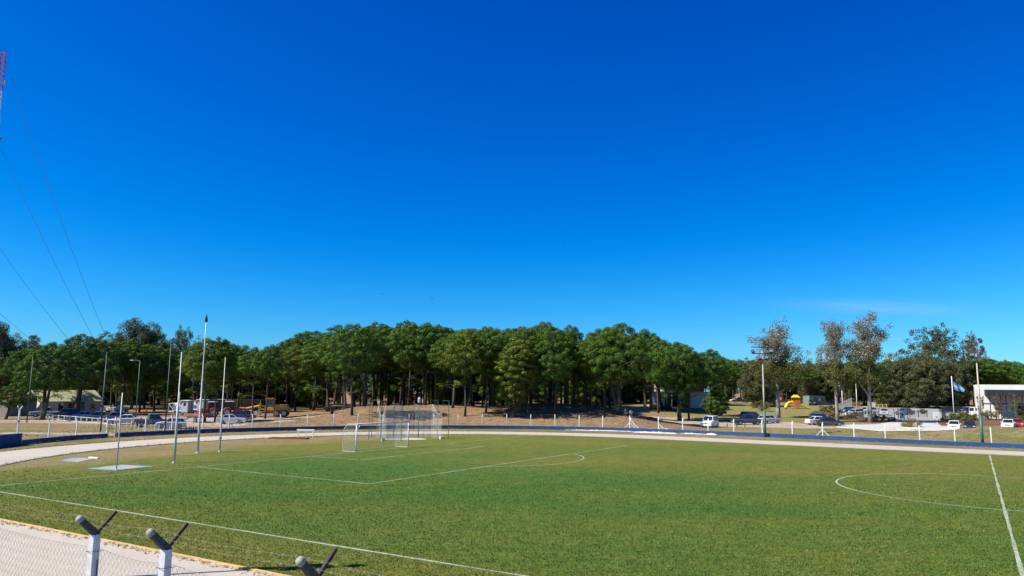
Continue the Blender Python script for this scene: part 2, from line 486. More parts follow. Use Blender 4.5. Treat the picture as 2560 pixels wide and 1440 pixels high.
    gme.loops.add(len(Vb)); gme.loops.foreach_set('vertex_index', np.arange(len(Vb), dtype=np.int32))
    gme.polygons.add(n); gme.polygons.foreach_set('loop_start', np.arange(0, 4*n, 4, dtype=np.int32)); gme.update(calc_edges=True)
    for nm, fn in (('tired', tf), ('dry', dfn)):
        at_ = gme.attributes.new(nm, 'FLOAT', 'POINT'); at_.data.foreach_set('value', np.repeat(np.array([fn(p, q) for p, q in zip(xx, yy)]), 4))
    gme.materials.append(blade_material())
    tag(link('pitch_grass', gme), 'short upstanding grass blades of the pitch', 'grass', kind='stuff')
    me.materials.append(turf_material())
    tag(link('infield_turf', me), 'green pitch turf with tired olive patches', 'turf', kind='structure')
infield()

def line_material():
    t = NT('worn_line_paint'); P = t.pos()
    f = t.noise(5, 6, P, .75); g = t.noise(.35, 3, P)
    w = t.ramp(t.math('ADD', f, t.math('MULTIPLY', g, .35)), [(.50, 0.), (.84, 1.)])
    t.base(t.mix(w, (.16, .21, .07), (.50, .53, .42)), .9); t.bump(f, .5, .04); return t.m
LINE = line_material()
def markings():
    b = MB(); z = .0125
    def seg(p, q, w):
        p, q = Vector(pit(*p)), Vector(pit(*q)); t = (q-p).normalized(); nrm = Vector((-t.y, t.x))
        n = max(2, int((q-p).length/1.2)); i0 = len(b.v)
        for k in range(n+1):
            c = p+(q-p)*k/n; ww = w/2*(1+.25*math.sin(k*1.7)+.2*math.sin(k*.6))
            b.v += [(c.x+nrm.x*ww, c.y+nrm.y*ww, z), (c.x-nrm.x*ww, c.y-nrm.y*ww, z)]
        b.f += [(i0+2*k, i0+2*k+1, i0+2*k+3, i0+2*k+2) for k in range(n)]
    def arc(c, r, a0, a1, w):
        n = 72; i0 = len(b.v)
        for k in range(n+1):
            a = a0+(a1-a0)*k/n
            for s in (-1, 1):
                x, y = pit(c[0]+(r+s*w/2)*math.cos(a), c[1]+(r+s*w/2)*math.sin(a)); b.v.append((x, y, z))
        b.f += [(i0+2*k, i0+2*k+1, i0+2*k+3, i0+2*k+2) for k in range(n)]
    H, N = 49.32, 34.46
    seg((N, -.05), (N, 98.6), .13); seg((-30.6, 0), (N-.07, 0), .10); seg((-30.6, H), (N-.07, H), .13); seg((-30.6, 98.6), (N-.07, 98.6), .1)
    for y0, s in ((0, 1), (98.6, -1)):
        for X, d in ((20.16, 16.5), (9.16, 5.5)):
            seg((X, y0+s*.06), (X, y0+s*d), .10); seg((-X, y0+s*.06), (-X, y0+s*d), .10); seg((-X+.06, y0+s*d), (X-.06, y0+s*d), .11)
    a = math.acos(5.5/9.15)
    arc((0, 11), 9.15, math.pi/2-a+.006, math.pi/2+a-.006, .11)
    arc((0, H), 9.15, 0, 2*math.pi, .12)
    for i, f in enumerate(b.f):
        q = [Vector(b.v[k]) for k in f]
        if (q[1]-q[0]).cross(q[2]-q[0]).z < 0: b.f[i] = f[::-1]
    tag(b.build('pitch_markings', LINE), 'worn white lines of the football pitch', 'pitch markings', kind='structure')
markings()

def kerb(name, a0, a1, mat, label, straight=None):
    """low edging between the turf and the track"""
    b = MB(); n = 96; pts = []
    if straight: pts = [pit(CX+RIN+.03, straight[0]+(straight[1]-straight[0])*k/60) for k in range(61)]
    else:
        pts = [pit(CX+(RIN+.03)*math.cos(a0+(a1-a0)*k/n), CY-(RIN+.03)*math.sin(a0+(a1-a0)*k/n)) for k in range(n+1)]
        pts += [pit(CX-RIN-.03, CY+4*k) for k in range(1, 18)]
    P = [Vector(p) for p in pts]
    for i, p in enumerate(P):
        t = (P[min(i+1, len(P)-1)]-P[max(i-1, 0)]).normalized(); m = Vector((-t.y, t.x))
        j = (rng.random()-.5)*.025
        for s, z in ((-.06, 0), (-.055, .06), (.055, .06), (.06, 0)):
            b.v.append((p.x+m.x*(s+j), p.y+m.y*(s+j), z))
    b.f += [(4*i+k, 4*i+k+1, 4*i+k+5, 4*i+k+4) for i in range(len(P)-1) for k in range(3)]
    o = b.build(name, mat); return tag(o, label, 'kerb', kind='structure')
kerb('track_kerb', 0, 0, M('ochre_kerb', (.62, .40, .17), .9, .2, 3, dirt=(.5, .42, .3)), 'ochre painted kerb along the near straight', straight=(-2, 80))
kerb('track_kerb', .35, math.pi, M('shade_grey_kerb', (.30, .27, .22), .9, .2, 3), 'kerb with its shade coloured in as grey along the bend and the far straight')  # grey colour stands in for shade on the face towards the stand
# terrace the boundary fence of the grandstand stands on
tb = MB(); tp = [pit(49.3, 10), pit(49.3, 75), pit(75, 75), pit(75, 10)]
tb.prism(tp[::-1] if False else tp, -.2, 1.55)
tag(tb.build('terrace', M('terrace_concrete', (.33, .31, .28), .9, .15, 2)), 'concrete terrace under the near fence', 'terrace', kind='structure')
# ------------------------------------------------------------------ trees
def foliage_material(name, lo, hi, warm, trans=.25, hue=.5, tips=None):
    t = NT(name); g = t.n('ShaderNodeNewGeometry'); oi = t.n('ShaderNodeObjectInfo')
    leaf = g.outputs['Random Per Island']; ob = oi.outputs['Random']
    c = t.mix(leaf, lo, hi)
    clump = t.noise(.55, 3, t.obj(), .5)
    c = t.mix(t.math('MULTIPLY', t.ramp(clump, [(.38, 0.), (.68, 1.)]), .55), c, warm)
    c = t.mix(t.math('MULTIPLY', ob, hue), c, t.mix(.5, c, warm))
    if tips:
        c = t.mix(t.ramp(leaf, [(.90, 0.), (.93, 1.)]), c, tips)
    t.base(c, .6, 1); t.b.inputs['Specular IOR Level'].default_value = .08
    tr = t.n('ShaderNodeBsdfTranslucent'); t.l(c, tr.inputs['Color'])
    mx = t.n('ShaderNodeMixShader'); mx.inputs[0].default_value = trans
    t.l(t.b.outputs[0], mx.inputs[1]); t.l(tr.outputs[0], mx.inputs[2]); t.l(mx.outputs[0], t.out.inputs['Surface'])
    return t.m
def bark_material(name, lo, hi):
    t = NT(name); o = t.obj()
    f = t.noise(3, 6, o, .7, (2, 2, .5)); g = t.noise(.8, 4, o)
    c = t.mix(t.math('MULTIPLY', t.math('ADD', f, g), .5), lo, hi)
    t.base(t.mix(t.ramp(f, [(.42, .8), (.55, 0.)]), c, tuple(x*.35 for x in lo)), .95); t.bump(f, .8, .08); return t.m
PINE_F = foliage_material('pine_needles', (.016, .048, .009), (.080, .158, .022), (.112, .165, .022), .06)
PINE_Y = foliage_material('pine_needles_light', (.040, .078, .010), (.125, .180, .024), (.175, .190, .028), .10)
EUC_F = foliage_material('grey_green_leaves', (.042, .056, .024), (.115, .135, .056), (.145, .140, .062), .2)
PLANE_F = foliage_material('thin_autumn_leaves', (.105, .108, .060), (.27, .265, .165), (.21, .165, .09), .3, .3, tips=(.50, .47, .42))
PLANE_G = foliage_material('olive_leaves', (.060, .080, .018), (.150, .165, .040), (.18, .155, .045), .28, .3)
SHRUB_F = foliage_material('shrub_leaves', (.050, .075, .020), (.130, .160, .045), (.19, .19, .06), .25)
PINE_B = bark_material('pine_bark', (.055, .042, .034), (.145, .108, .082))
GREY_B = bark_material('pale_bark', (.26, .235, .19), (.52, .48, .41))
EUC_B = bark_material('eucalypt_bark', (.14, .115, .09), (.30, .25, .20))

def cards(rs, centre, rad, n, length, width, up=.35, droop=0., shell=.55):
    """n small leaf quads spread over a clump; returns verts, faces arrays"""
    d = rs.normal(size=(n, 3)); d[:, 2] += up; d /= np.linalg.norm(d, axis=1)[:, None]
    rr = (shell+(1-shell)*rs.random(n)**.6)[:, None]
    c = centre+d*rr*rad
    nrm = d*.75+rs.normal(size=(n, 3))*.55; nrm /= np.linalg.norm(nrm, axis=1)[:, None]
    t = np.cross(nrm, rs.normal(size=(n, 3))); t[:, 2] -= droop; t -= nrm*(t*nrm).sum(1)[:, None]
    t /= np.linalg.norm(t, axis=1)[:, None]+1e-9
    b = np.cross(nrm, t)
    L = length*(.7+.6*rs.random(n))[:, None]/2; Wd = width*(.7+.6*rs.random(n))[:, None]/2
    v = np.stack([c-t*L, c-b*Wd+t*L*.1, c+t*L, c+b*Wd+t*L*.1], 1).reshape(-1, 3)
    return v
def quads_mesh(name, V, mat):
    n = len(V)//4
    me = bpy.data.meshes.new(name)
    me.vertices.add(len(V)); me.vertices.foreach_set('co', V.astype(np.float32).ravel())
    me.loops.add(len(V)); me.loops.foreach_set('vertex_index', np.arange(len(V), dtype=np.int32))
    me.polygons.add(n); me.polygons.foreach_set('loop_start', np.arange(0, len(V), 4, dtype=np.int32))
    me.update(calc_edges=True); me.materials.append(mat); return me
def curve_pts(a, b, sag, n=5):
    a, b = Vector(a), Vector(b); return [a.lerp(b, i/n)+Vector((0, 0, sag*math.sin(math.pi*i/n))) for i in range(n+1)]

def puff(rs, c, r, n, fl=.8):
    """one dome of needle sprays, facing outward"""
    d = rs.normal(size=(n, 3)); d[:, 2] = d[:, 2]*.75+.48; d /= np.linalg.norm(d, axis=1)[:, None]
    p = c+d*(.62+.42*rs.random(n))[:, None]*np.array([r, r, r*fl])
    nrm = d+rs.normal(size=(n, 3))*.34; nrm /= np.linalg.norm(nrm, axis=1)[:, None]
    t = d*.7+rs.normal(size=(n, 3))*.6; t -= nrm*(t*nrm).sum(1)[:, None]; t /= np.linalg.norm(t, axis=1)[:, None]+1e-9
    q = np.cross(nrm, t); L = .175*(.7+.7*rs.random(n))[:, None]; w = .048*(.7+.6*rs.random(n))[:, None]
    return np.stack([p-t*L, p-q*w+t*L*.2, p+t*L*1.1, p+q*w+t*L*.2], 1).reshape(-1, 3)

def pine_proto(seed, H, base, rx, npuff, tr=.165, lean=(0, 0), low=0, pr=.92, fol=PINE_F, n_tr=1, peak=.27, sep=1.22):
    """maritime pine: bare trunk, spreading limbs, a crown of needle puffs. base = crown start fraction"""
    rs = np.random.RandomState(seed); b = MB(); V = []
    top = Vector((lean[0], lean[1], H*.86))
    path = [Vector((0, 0, -.3))]
    for i in range(1, 9):
        f = i/8; w = math.sin(f*3.1+seed)*.25*(H/15)
        path.append(Vector((top.x*f**1.3+w, top.y*f**1.3+.6*w*math.cos(seed), top.z*f)))
    b.tube(path, [tr*(1.25-.95*i/8)*(1.25 if i == 0 else 1) for i in range(9)], 8)
    trunks = [path]
    for k in range(n_tr-1):
        a = rs.rand()*6.28; q = [path[0]]+[Vector((p.x+math.cos(a)*rx*.45*(i/8)**.9, p.y+math.sin(a)*rx*.45*(i/8)**.9, p.z*(.97-.08*rs.rand()))) for i, p in enumerate(path) if i]
        b.tube(q, [tr*.85*(1.2-.95*i/8) for i in range(9)], 7); trunks.append(q)
    def at(path, z):
        for p, q in zip(path, path[1:]):
            if q.z >= z: return p.lerp(q, (z-p.z)/(q.z-p.z+1e-6))
        return path[-1]
    zc0 = H*base; hc = H-zc0
    # a few big boughs, each a broken dome of puffs, on a lumpy crown envelope
    boughs = [(rs.rand()*6.28, .1+.85*rs.rand(), .58+.80*rs.rand()) for _ in range(10)]
    def env(a, f):
        e = 1.0
        for (ba, bf, g) in boughs:
            da = (a-ba+math.pi) % (2*math.pi)-math.pi
            e += (g-1)*math.exp(-(da/.55)**2-((f-bf)/.22)**2)
        prof = min(1, f/peak)**.55 if f < peak else max(.02, 1-((f-peak)/(1-peak))**2.1)**.62
        return rx*(.30+.70*prof if f < peak else prof)*e
    pts = []; tries = 0
    npuff = int(npuff*1.4)
    while len(pts) < npuff and tries < 9000:
        tries += 1
        f = rs.rand(); a = rs.rand()*6.28; e = env(a, f)
        inner = rs.rand() < .22
        r = e*(.35+.4*rs.rand() if inner else .82+.18*rs.rand())-pr*.35; r = max(r, .05)
        c = np.array([math.cos(a)*r, math.sin(a)*r, zc0+hc*(f*.97+.02)-pr*.5])+np.array([top.x, top.y, 0])*(f*.35+.65)
        if any(((c-q)**2).sum() < (sep*pr)**2 for q in pts): continue
        pts.append(c)
    # limbs gather the puffs
    nl = max(7, npuff//7); limbs = []
    for k in range(nl):
        a = k*2.39996+rs.rand()*.6; f = .04+.86*(k+.5)/nl; e = env(a, f)*.66
        tp = trunks[k % len(trunks)]; z = zc0*.92+hc*f*.72
        p0 = at(tp, min(z, tp[-1].z-.2)); end = Vector((math.cos(a)*e+top.x*.8, math.sin(a)*e+top.y*.8, p0.z+hc*(.06+.16*rs.rand())))
        pl = curve_pts(p0, end, (.12 if k % 2 else -.25)*e*.3); r0 = tr*(.50-.25*f)
        b.tube(pl, [r0*(1-.78*i/5) for i in range(6)], 5, False); limbs.append(pl)
    for c in pts:
        cv = Vector(c); best = min(((q-cv).length, q) for pl in limbs for q in pl[2:])[1] if limbs else cv
        b.tube([best, best.lerp(cv, .6)-Vector((0, 0, .15)), cv], [.055, .04, .015], 4, False)
        r = pr*(.56+.46*rs.rand())
        V.append(puff(rs, c, r, int(235*(r/.9)**1.8)+10, .86))
    for k in range(low):      # weak lower branches with a few puffs, and dead stubs
        z = zc0*(.45+.5*rs.rand()); a = rs.rand()*6.28; p0 = at(path, z); L = rx*(.35+.4*rs.rand())
        e = p0+Vector((math.cos(a)*L, math.sin(a)*L, .3+rs.rand()*.8)); b.tube(curve_pts(p0, e, .2, 3), [.06, .05, .035, .02], 4, False)
        if rs.rand() < .45:
            for q in range(3):
                V.append(puff(rs, np.array(e)+rs.normal(size=3)*np.array([.5, .5, .3]), .6, 60))
    return b.mesh('trunk', True), quads_mesh('crown', np.concatenate(V), fol), H, rx

def broad_proto(seed, H, base, rx, lobes, tr=.35, fol=EUC_F, bark=EUC_B, leaf=(.34, .17), cs=.8, dens=70, tall=1.0, droop=.3, gaps=0.):
    """evergreen broadleaf / eucalypt: billowing small-leaved crown, some branches bare"""
    rs = np.random.RandomState(seed); b = MB(); V = []
    path = [Vector((math.sin(i*.8+seed)*.2, math.cos(i*.7+seed)*.2, -.3+H*.8*i/7)) for i in range(8)]
    b.tube(path, [tr*(1.3-1.1*i/7) for i in range(8)], 8)
    zc0 = H*base; hc = H-zc0
    for k in range(lobes):
        f = (k+.5)/lobes; env = rx*math.sin(math.pi*(.14+.76*f))**.6; a = k*2.39996+rs.rand()
        r = env*(.35+.5*rs.rand()); lc = np.array([math.cos(a)*r, math.sin(a)*r, zc0+hc*f*.93*tall]); lr = rx*(.26+.2*rs.rand())
        p0 = path[min(7, max(1, int((lc[2]-lr)/H/.8*7)))]
        pl = curve_pts(p0, Vector(lc), .3); b.tube(pl, [tr*.4*(1-.8*i/5) for i in range(6)], 5, False)
        for j in range(int(12*(lr/1.5)**1.2)):
            if rs.rand() < gaps: continue
            d = rs.normal(size=3); d /= np.linalg.norm(d); c = lc+d*lr*(.55+.5*rs.rand())*np.array([1, 1, 1.05])
            cr = cs*(.6+.6*rs.rand())
            if j % 3 == 0: b.tube([pl[3], Vector(c)], [tr*.12, .02], 4, False)
            V.append(cards(rs, c, np.array([cr, cr, cr]), int(dens*(cr/.8)**1.6)+6, leaf[0], leaf[1], .1, droop, .35))
    return b.mesh('trunk', True), quads_mesh('crown', np.concatenate(V), fol), H, rx

def plane_proto(seed, H, rx, n_limb=22, spires=2):
    """tall pale-limbed tree, thin leaf in the top, denser olive leaf in the lower crown"""
    rs = np.random.RandomState(seed); b = MB(); V = []; V2 = []
    path = [Vector((math.sin(i*.6+seed)*.18*i/9, math.cos(i*.5+seed)*.15*i/9, -.3+H*.93*i/9)) for i in range(10)]
    b.tube(path, [.36*(1.15-1.08*i/9)+.02 for i in range(10)], 9)
    sp = [(math.cos(q)*rx*.5, math.sin(q)*rx*.2) for q in [rs.rand()*3+math.pi*k for k in range(spires)]]
    for k in range(n_limb):
        f = .29+.67*(k+.5)/n_limb; z0 = H*.93*f*.8+.8; i = min(8, int(z0/(H*.93)*9)); p0 = path[i].lerp(path[i+1], .5)
        a = k*2.39996+rs.rand()*.5; reach = rx*(1.06-.86*max(0, f-.25))*(.72+.35*rs.rand())
        e = p0+Vector((math.cos(a)*reach, math.sin(a)*reach, H*(.15+.17*rs.rand())))
        s = sp[k % len(sp)]
        if f > .55: e += Vector((s[0]*.8, s[1]*.8, 0))
        e.z = min(e.z, H*.985)
        mid = p0.lerp(e, .5)+Vector((0, 0, -reach*.06)); limb = [p0, p0.lerp(mid, .5), mid, mid.lerp(e, .55), e]
        r0 = .16*(1.25-f); b.tube(limb, [r0, r0*.8, r0*.6, r0*.35, .015], 6, False)
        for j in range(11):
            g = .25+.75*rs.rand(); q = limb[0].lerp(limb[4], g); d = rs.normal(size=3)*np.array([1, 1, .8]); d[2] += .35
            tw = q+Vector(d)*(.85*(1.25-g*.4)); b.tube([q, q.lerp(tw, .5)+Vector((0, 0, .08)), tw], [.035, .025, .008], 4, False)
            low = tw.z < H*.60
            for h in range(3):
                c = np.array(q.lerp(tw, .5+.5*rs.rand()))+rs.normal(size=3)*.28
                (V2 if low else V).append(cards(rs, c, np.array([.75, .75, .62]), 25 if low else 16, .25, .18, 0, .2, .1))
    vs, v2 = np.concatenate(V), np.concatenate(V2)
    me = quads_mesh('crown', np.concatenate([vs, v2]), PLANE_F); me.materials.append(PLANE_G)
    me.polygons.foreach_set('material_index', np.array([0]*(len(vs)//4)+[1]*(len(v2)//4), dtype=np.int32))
    return b.mesh('trunk', True), me, H, rx

def put_tree(proto, bark, loc, H, rx, rz, label, group=None, name='pine_tree', cat='pine tree', tilt=None):
    tm, cm, h0, r0 = proto
    o = thing(name, label, cat, loc, rz, group)
    if tilt: o.rotation_euler = (tilt[0], tilt[1], rz)
    o.scale = (rx/r0, rx/r0, H/h0)
    if not tm.materials: tm.materials.append(bark)
    link('trunk', tm, o); link('crown', cm, o); return o

PINES = [pine_proto(1, 16, .53, 4.4, 62, low=5), pine_proto(2, 16, .57, 4.1, 54, low=5, lean=(.7, .2)),
         pine_proto(3, 16, .48, 4.7, 70, low=6), pine_proto(4, 16, .60, 3.8, 48, low=5, lean=(-.6, .3)),
         pine_proto(5, 16, .50, 4.5, 64, low=5, fol=PINE_Y), pine_proto(6, 16, .42, 4.7, 80, low=4)]
PINE_WIDE = pine_proto(11, 13, .40, 6.5, 125, tr=.34, low=4, n_tr=2)
PINE_BIG = pine_proto(12, 17, .38, 7.0, 150, tr=.40, low=4, n_tr=3, pr=1.05)
PINE_SMALL = pine_proto(13, 6, .36, 2.6, 44, tr=.16, low=2, lean=(1.1, 0), pr=.55)
PINE_YOUNG = pine_proto(14, 5, .06, 1.9, 60, tr=.10, pr=.5)
PINE_LOW = pine_proto(15, 14, .16, 3.0, 90, tr=.2, pr=.8, fol=PINE_Y, peak=.45)
PINE_SKIRT = [pine_proto(16, 13, .04, 4.6, 105, tr=.22, peak=.4), pine_proto(17, 12, .03, 4.8, 105, tr=.22, peak=.45, fol=PINE_Y)]
EUCS = [broad_proto(21, 18, .22, 7, 26, cs=.95), broad_proto(22, 20, .2, 6, 26, tall=1.0, gaps=.1)]
EUC_THIN = broad_proto(23, 17, .30, 6.8, 26, gaps=.28, dens=50, cs=.72, droop=.6)
CYPRESS = broad_proto(24, 13, .12, 5.5, 30, fol=EUC_F, dens=85, droop=1.0, leaf=(.4, .13))
PLANES = [plane_proto(31, 19, 5.4, 26, 3), plane_proto(32, 18, 4.6, 24, 2), plane_proto(33, 18, 4.6, 26, 2)]

# the trees one can pick out, by the foot of the trunk in the photograph:
# u, v of the foot, v of the top, crown width in px, proto, label
def spec_tree(u, v, vt, w, proto, label, bark=PINE_B, group='pines around the sports ground', name='pine_tree', cat='pine tree', rz=None, tilt=None, depth=None):
    p = T(u, v) if depth is None else A(u, v, depth)
    if depth is not None: p.z = terrain(p.x, p.y)
    H = hpix(p, vt); rx = upx(p, w)/2
    return put_tree(proto, bark, p, H, rx, rng.random()*6.28 if rz is None else rz, label, group, name, cat, tilt)
FRONT = [
 (14, 1047, 955, 85, PINE_SMALL, 'small leaning pine before the windowless wall at the far left', 0),
 (105, 1050, 852, 175, PINE_WIDE, 'broad pine with a thick trunk in front of the pale blue pickup', None),
 (128, 1032, 905, 100, PINES[3], 'slim forked pine before the cream house', None),
 (192, 1037, 834, 165, PINE_BIG, 'big twisted pine with several stems beside the cream house', 1.0),
 (247, 1032, 845, 110, PINES[0], 'pine behind the silver sedan, between two white pickups', None),
 (276, 1029, 850, 110, PINES[2], 'straight pine just left of the second white pickup', None),
 (302, 1030, 848, 120, PINES[1], 'dark pine behind the orange cones', None),
 (348, 1030, 856, 120, PINES[5], 'dense dark pine over the double cab pickup', None),
 (385, 1028, 862, 120, PINES[2], 'dark pine just left of the white kiosk trailers', None),
 (509, 1056, 845, 150, PINES[4], 'yellowish pine rising over the flatbed trailer', None),
 (538, 1056, 838, 110, PINES[0], 'pine with a dark trunk between the red pickup and the silver sedan', None),
 (564, 1034, 858, 95, PINES[1], 'thin pine standing behind the silver sedan', None),
 (600, 1033, 862, 100, PINES[3], 'pine left of the yellow grader, before the parked red car', None),
 (632, 1043, 866, 90, PINES[3], 'pine hiding the front wheels of the yellow grader', None),
 (662, 1046, 860, 95, PINES[1], 'pine right against the cab of the yellow grader', None),
 (716, 1026, 846, 120, PINES[2], 'leaning pine on the left foot of the dune', None),
 (730, 1022, 838, 120, PINES[0], 'dark stout pine on the left foot of the dune', None),
 (755, 1016, 826, 110, PINES[1], 'pine on the left shoulder of the dune', None),
 (782, 1012, 822, 125, PINES[5], 'full crowned pine on the left shoulder of the dune', None),
 (880, 1038, 806, 150, PINES[2], 'tall pine with a sunlit curving trunk low on the dune', None),
 (846, 1016, 812, 130, PINES[3], 'pine behind the dead stump on the dune', None),
 (935, 1012, 800, 135, PINES[0], 'tallest pine behind the left end of the throwing cage', None),
 (1000, 1013, 800, 125, PINES[1], 'tall pine directly behind the throwing cage', None),
 (1064, 1013, 804, 120, PINES[3], 'slender pine behind the right half of the throwing cage', None),
 (1092, 1013, 806, 120, PINES[0], 'pair of stems pine right of the throwing cage', None),
 (1162, 1041, 822, 130, PINES[4], 'light green pine with a slanting trunk at the front of the dune', None),
 (1215, 1030, 812, 120, PINES[2], 'bare stemmed pine high on the front slope of the dune', None),
 (1288, 1041, 838, 115, PINE_LOW, 'narrow pine branched low down at the front edge of the grove', None),
 (1313, 1030, 812, 120, PINES[0], 'pine just behind the low branched one', None),
 (1387, 1040, 818, 120, PINES[5], 'full pine at the right end of the dune front', None),
 (1362, 1022, 800, 130, PINES[2], 'tall pine crowning the right part of the grove', None),
 (1420, 1012, 812, 100, PINES[1], 'pine at the right flank of the grove', None),
 (1440, 1018, 862, 90, PINES[3], 'smaller dark pine in the gap before the right clump', None),
 (1548, 1037, 806, 185, PINE_BIG, 'huge round headed pine in the right hand clump', 2.1),
 (1480, 1029, 838, 100, PINES[4], 'thin pine on the left of the huge round headed pine', None),
 (1512, 1030, 812, 130, PINES[5], 'pine with bright green head joined to the huge one', None),
 (1611, 1028, 822, 130, PINES[3], 'dark trunked pine before the white pavilion', None),
 (1625, 1028, 828, 130, PINES[0], 'second dark trunked pine before the white pavilion, leaning right', None),
 (1700, 1052, 850, 165, PINE_WIDE, 'wide spreading pine shading the drive beside the white van', .4),
 (1722, 1050, 862, 130, PINES[5], 'pine sharing the shade with the wide one by the van', None),
 (1775, 1040, 870, 120, PINES[2], 'dark pine rising behind the white van', None),
 (1792, 1040, 968, 62, PINE_YOUNG, 'young bushy pine touching the roof of the white van', None),
]
for (u, v, vt, w, pr, lab, rz) in FRONT: spec_tree(u, v, vt, w, pr, lab, rz=rz)

SKYLINE = [(-300, 830), (0, 838), (60, 858), (110, 866), (165, 845), (250, 842), (300, 838), (420, 850), (480, 858), (560, 848), (640, 866), (690, 855), (780, 828),
           (870, 812), (950, 803), (1030, 805), (1120, 810), (1200, 817), (1290, 815), (1360, 806), (1410, 818), (1432, 850), (1460, 858), (1490, 822), (1530, 812),
           (1590, 824), (1650, 832), (1690, 855)]
def hide(u, lo, hi): return vt_at(u)+lo+rng.random()*(hi-lo)
def vt_at(u): return interp(u, SKYLINE)
def fill(n, u0, u1, y0, y1, lab, group, protos, lo=0, hi=30, w=(95, 130), grp=None, mind=2.6):
    done = 0; tries = 0
    while done < n and tries < 4000:
        tries += 1
        y = y0+(y1-y0)*rng.random(); u = u0+(u1-u0)*rng.random()
        p = A(u, 1000, y); p.z = terrain(p.x, p.y)
        if any((p.x-q[0])**2+(p.y-q[1])**2 < mind**2 for q in SPOTS): continue
        SPOTS.append((p.x, p.y))
        H = hpix(p, hide(u, lo, hi))
        put_tree(protos[rng.randrange(len(protos))], PINE_B, p, H, upx(p, w[0]+(w[1]-w[0])*rng.random())/2, rng.random()*6.28, lab, group, tilt=(rng.uniform(-.06, .06), rng.uniform(-.06, .06)))
        done += 1
SPOTS = [(o.location.x, o.location.y) for o in COL.objects if o.type == 'EMPTY']
fill(14, 1430, 1720, 212, 262, 'low branched pine closing the view behind the pavilion', 'low branched pines behind the pavilion', PINE_SKIRT, 30, 70, (100, 140), mind=4)
fill(26, 560, 1480, 222, 262, 'dense low branched pine closing the view behind the grove', 'low branched pines behind the grove', PINE_SKIRT, 34, 90, (115, 150), mind=4)
fill(22, -80, 800, 218, 262, 'low branched pine closing the view behind the left car park', 'low branched pines behind the left car park', PINE_SKIRT, 26, 70, (110, 150), mind=4)
fill(14, 1130, 1500, 131, 140, 'pine in the second row of the dune, right half', 'pines of the second row on the dune', PINES, 2, 22, (110, 150))
fill(84, 790, 1440, 140, 205, 'dark trunked pine standing deep in the grove on the dune', 'pines deep in the grove', PINES[:4], 0, 34, (110, 155))
fill(16, 440, 800, 165, 215, 'pine in the shaded row beyond the parked machines', 'pines beyond the parked machines', PINES, 4, 26)
fill(16, -60, 440, 175, 215, 'pine in the dark belt behind the left car park', 'pines behind the left car park', PINES, 10, 50)
fill(11, 1460, 1690, 165, 200, 'pine behind the white pavilion', 'pines behind the white pavilion', PINES, 6, 40)
# tall eucalypts and other trees
def other(u, v, vt, w, proto, label, bark, name, cat, group=None, depth=None, rz=None):
    return spec_tree(u, v, vt, w, proto, label, bark, group, name, cat, rz, None, depth)
G1 = 'eucalypts on the left skyline'
other(-25, 1020, 815, 110, EUCS[0], 'grey green eucalypt cut by the left edge of the picture', EUC_B, 'eucalyptus_tree', 'eucalyptus', G1, 190)
other(45, 1020, 838, 120, EUCS[1], 'brownish eucalypt behind the broad pine', EUC_B, 'eucalyptus_tree', 'eucalyptus', G1, 215)
other(350, 1010, 812, 145, EUCS[0], 'round topped eucalypt highest on the left skyline', EUC_B, 'eucalyptus_tree', 'eucalyptus', G1, 235)
other(285, 1010, 832, 120, EUCS[1], 'olive eucalypt left of the round topped one', EUC_B, 'eucalyptus_tree', 'eucalyptus', G1, 235)
other(445, 1010, 830, 100, EUC_THIN, 'thin open eucalypt showing sky above the kiosk trailers', EUC_B, 'eucalyptus_tree', 'eucalyptus', G1, 240)
other(395, 1010, 848, 110, EUCS[1], 'dull eucalypt between the round topped and the thin one', EUC_B, 'eucalyptus_tree', 'eucalyptus', G1, 232)
G2 = 'thin autumn trees on the right'
other(1946, 1045, 806, 150, PLANES[0], 'three spired thin leaved tree behind the floodlight with the double crossbar', GREY_B, 'plane_tree', 'plane tree', G2)
other(2094, 1056, 802, 98, PLANES[1], 'thin leaved tree beside the white timber screen', GREY_B, 'plane_tree', 'plane tree', G2)
other(2176, 1056, 792, 122, PLANES[2], 'tallest thin leaved tree with a pale forked trunk by the drive', GREY_B, 'plane_tree', 'plane tree', G2)
other(2345, 1010, 826, 175, EUC_THIN, 'open headed eucalypt behind the flagpole', EUC_B, 'eucalyptus_tree', 'eucalyptus', 'eucalypts on the right', 235)
other(2440, 1010, 842, 60, EUC_THIN, 'small eucalypt top behind the right floodlight', EUC_B, 'eucalyptus_tree', 'eucalyptus', 'eucalypts on the right', 250)
G3 = 'drooping olive trees at the back of the car park'
for u, vt, w, y, lab in ((2250, 905, 120, 208, 'drooping olive tree right of the tallest thin leaved tree'),
                         (2310, 900, 130, 203, 'drooping olive tree left of the flagpole'),
                         (2375, 905, 120, 205, 'drooping olive tree straight behind the flag'),
                         (1895, 905, 105, 205, 'bushy olive tree left of the floodlight mast, low crown'),
                         (2036, 909, 90, 236, 'drooping olive tree left of the middle thin leaved tree')):
    other(u, 1010, vt, w, CYPRESS, lab, EUC_B, 'cypress_tree', 'cypress', G3, y)
for u, vt, y in ((2420, 898, 246), (2452, 897, 238), (2475, 893, 252)): spec_tree(u, 1000, vt, 95, PINES[2 if u < 2460 else 5], 'pine closing the gap between the open headed eucalypt and the dense wood', group='pines behind the second floodlight', depth=y)
SKYLINE[:] = [(1700, 880), (1800, 890), (1850, 897), (1920, 892), (2030, 905), (2100, 905), (2220, 893), (2280, 892), (2420, 905), (2450, 896), (2490, 890), (2620, 893)]
fill(14, 2020, 2330, 206, 240, 'pine between the drooping olive trees at the back of the car park', 'pines at the back of the car park', PINES, 0, 22, (80, 110))
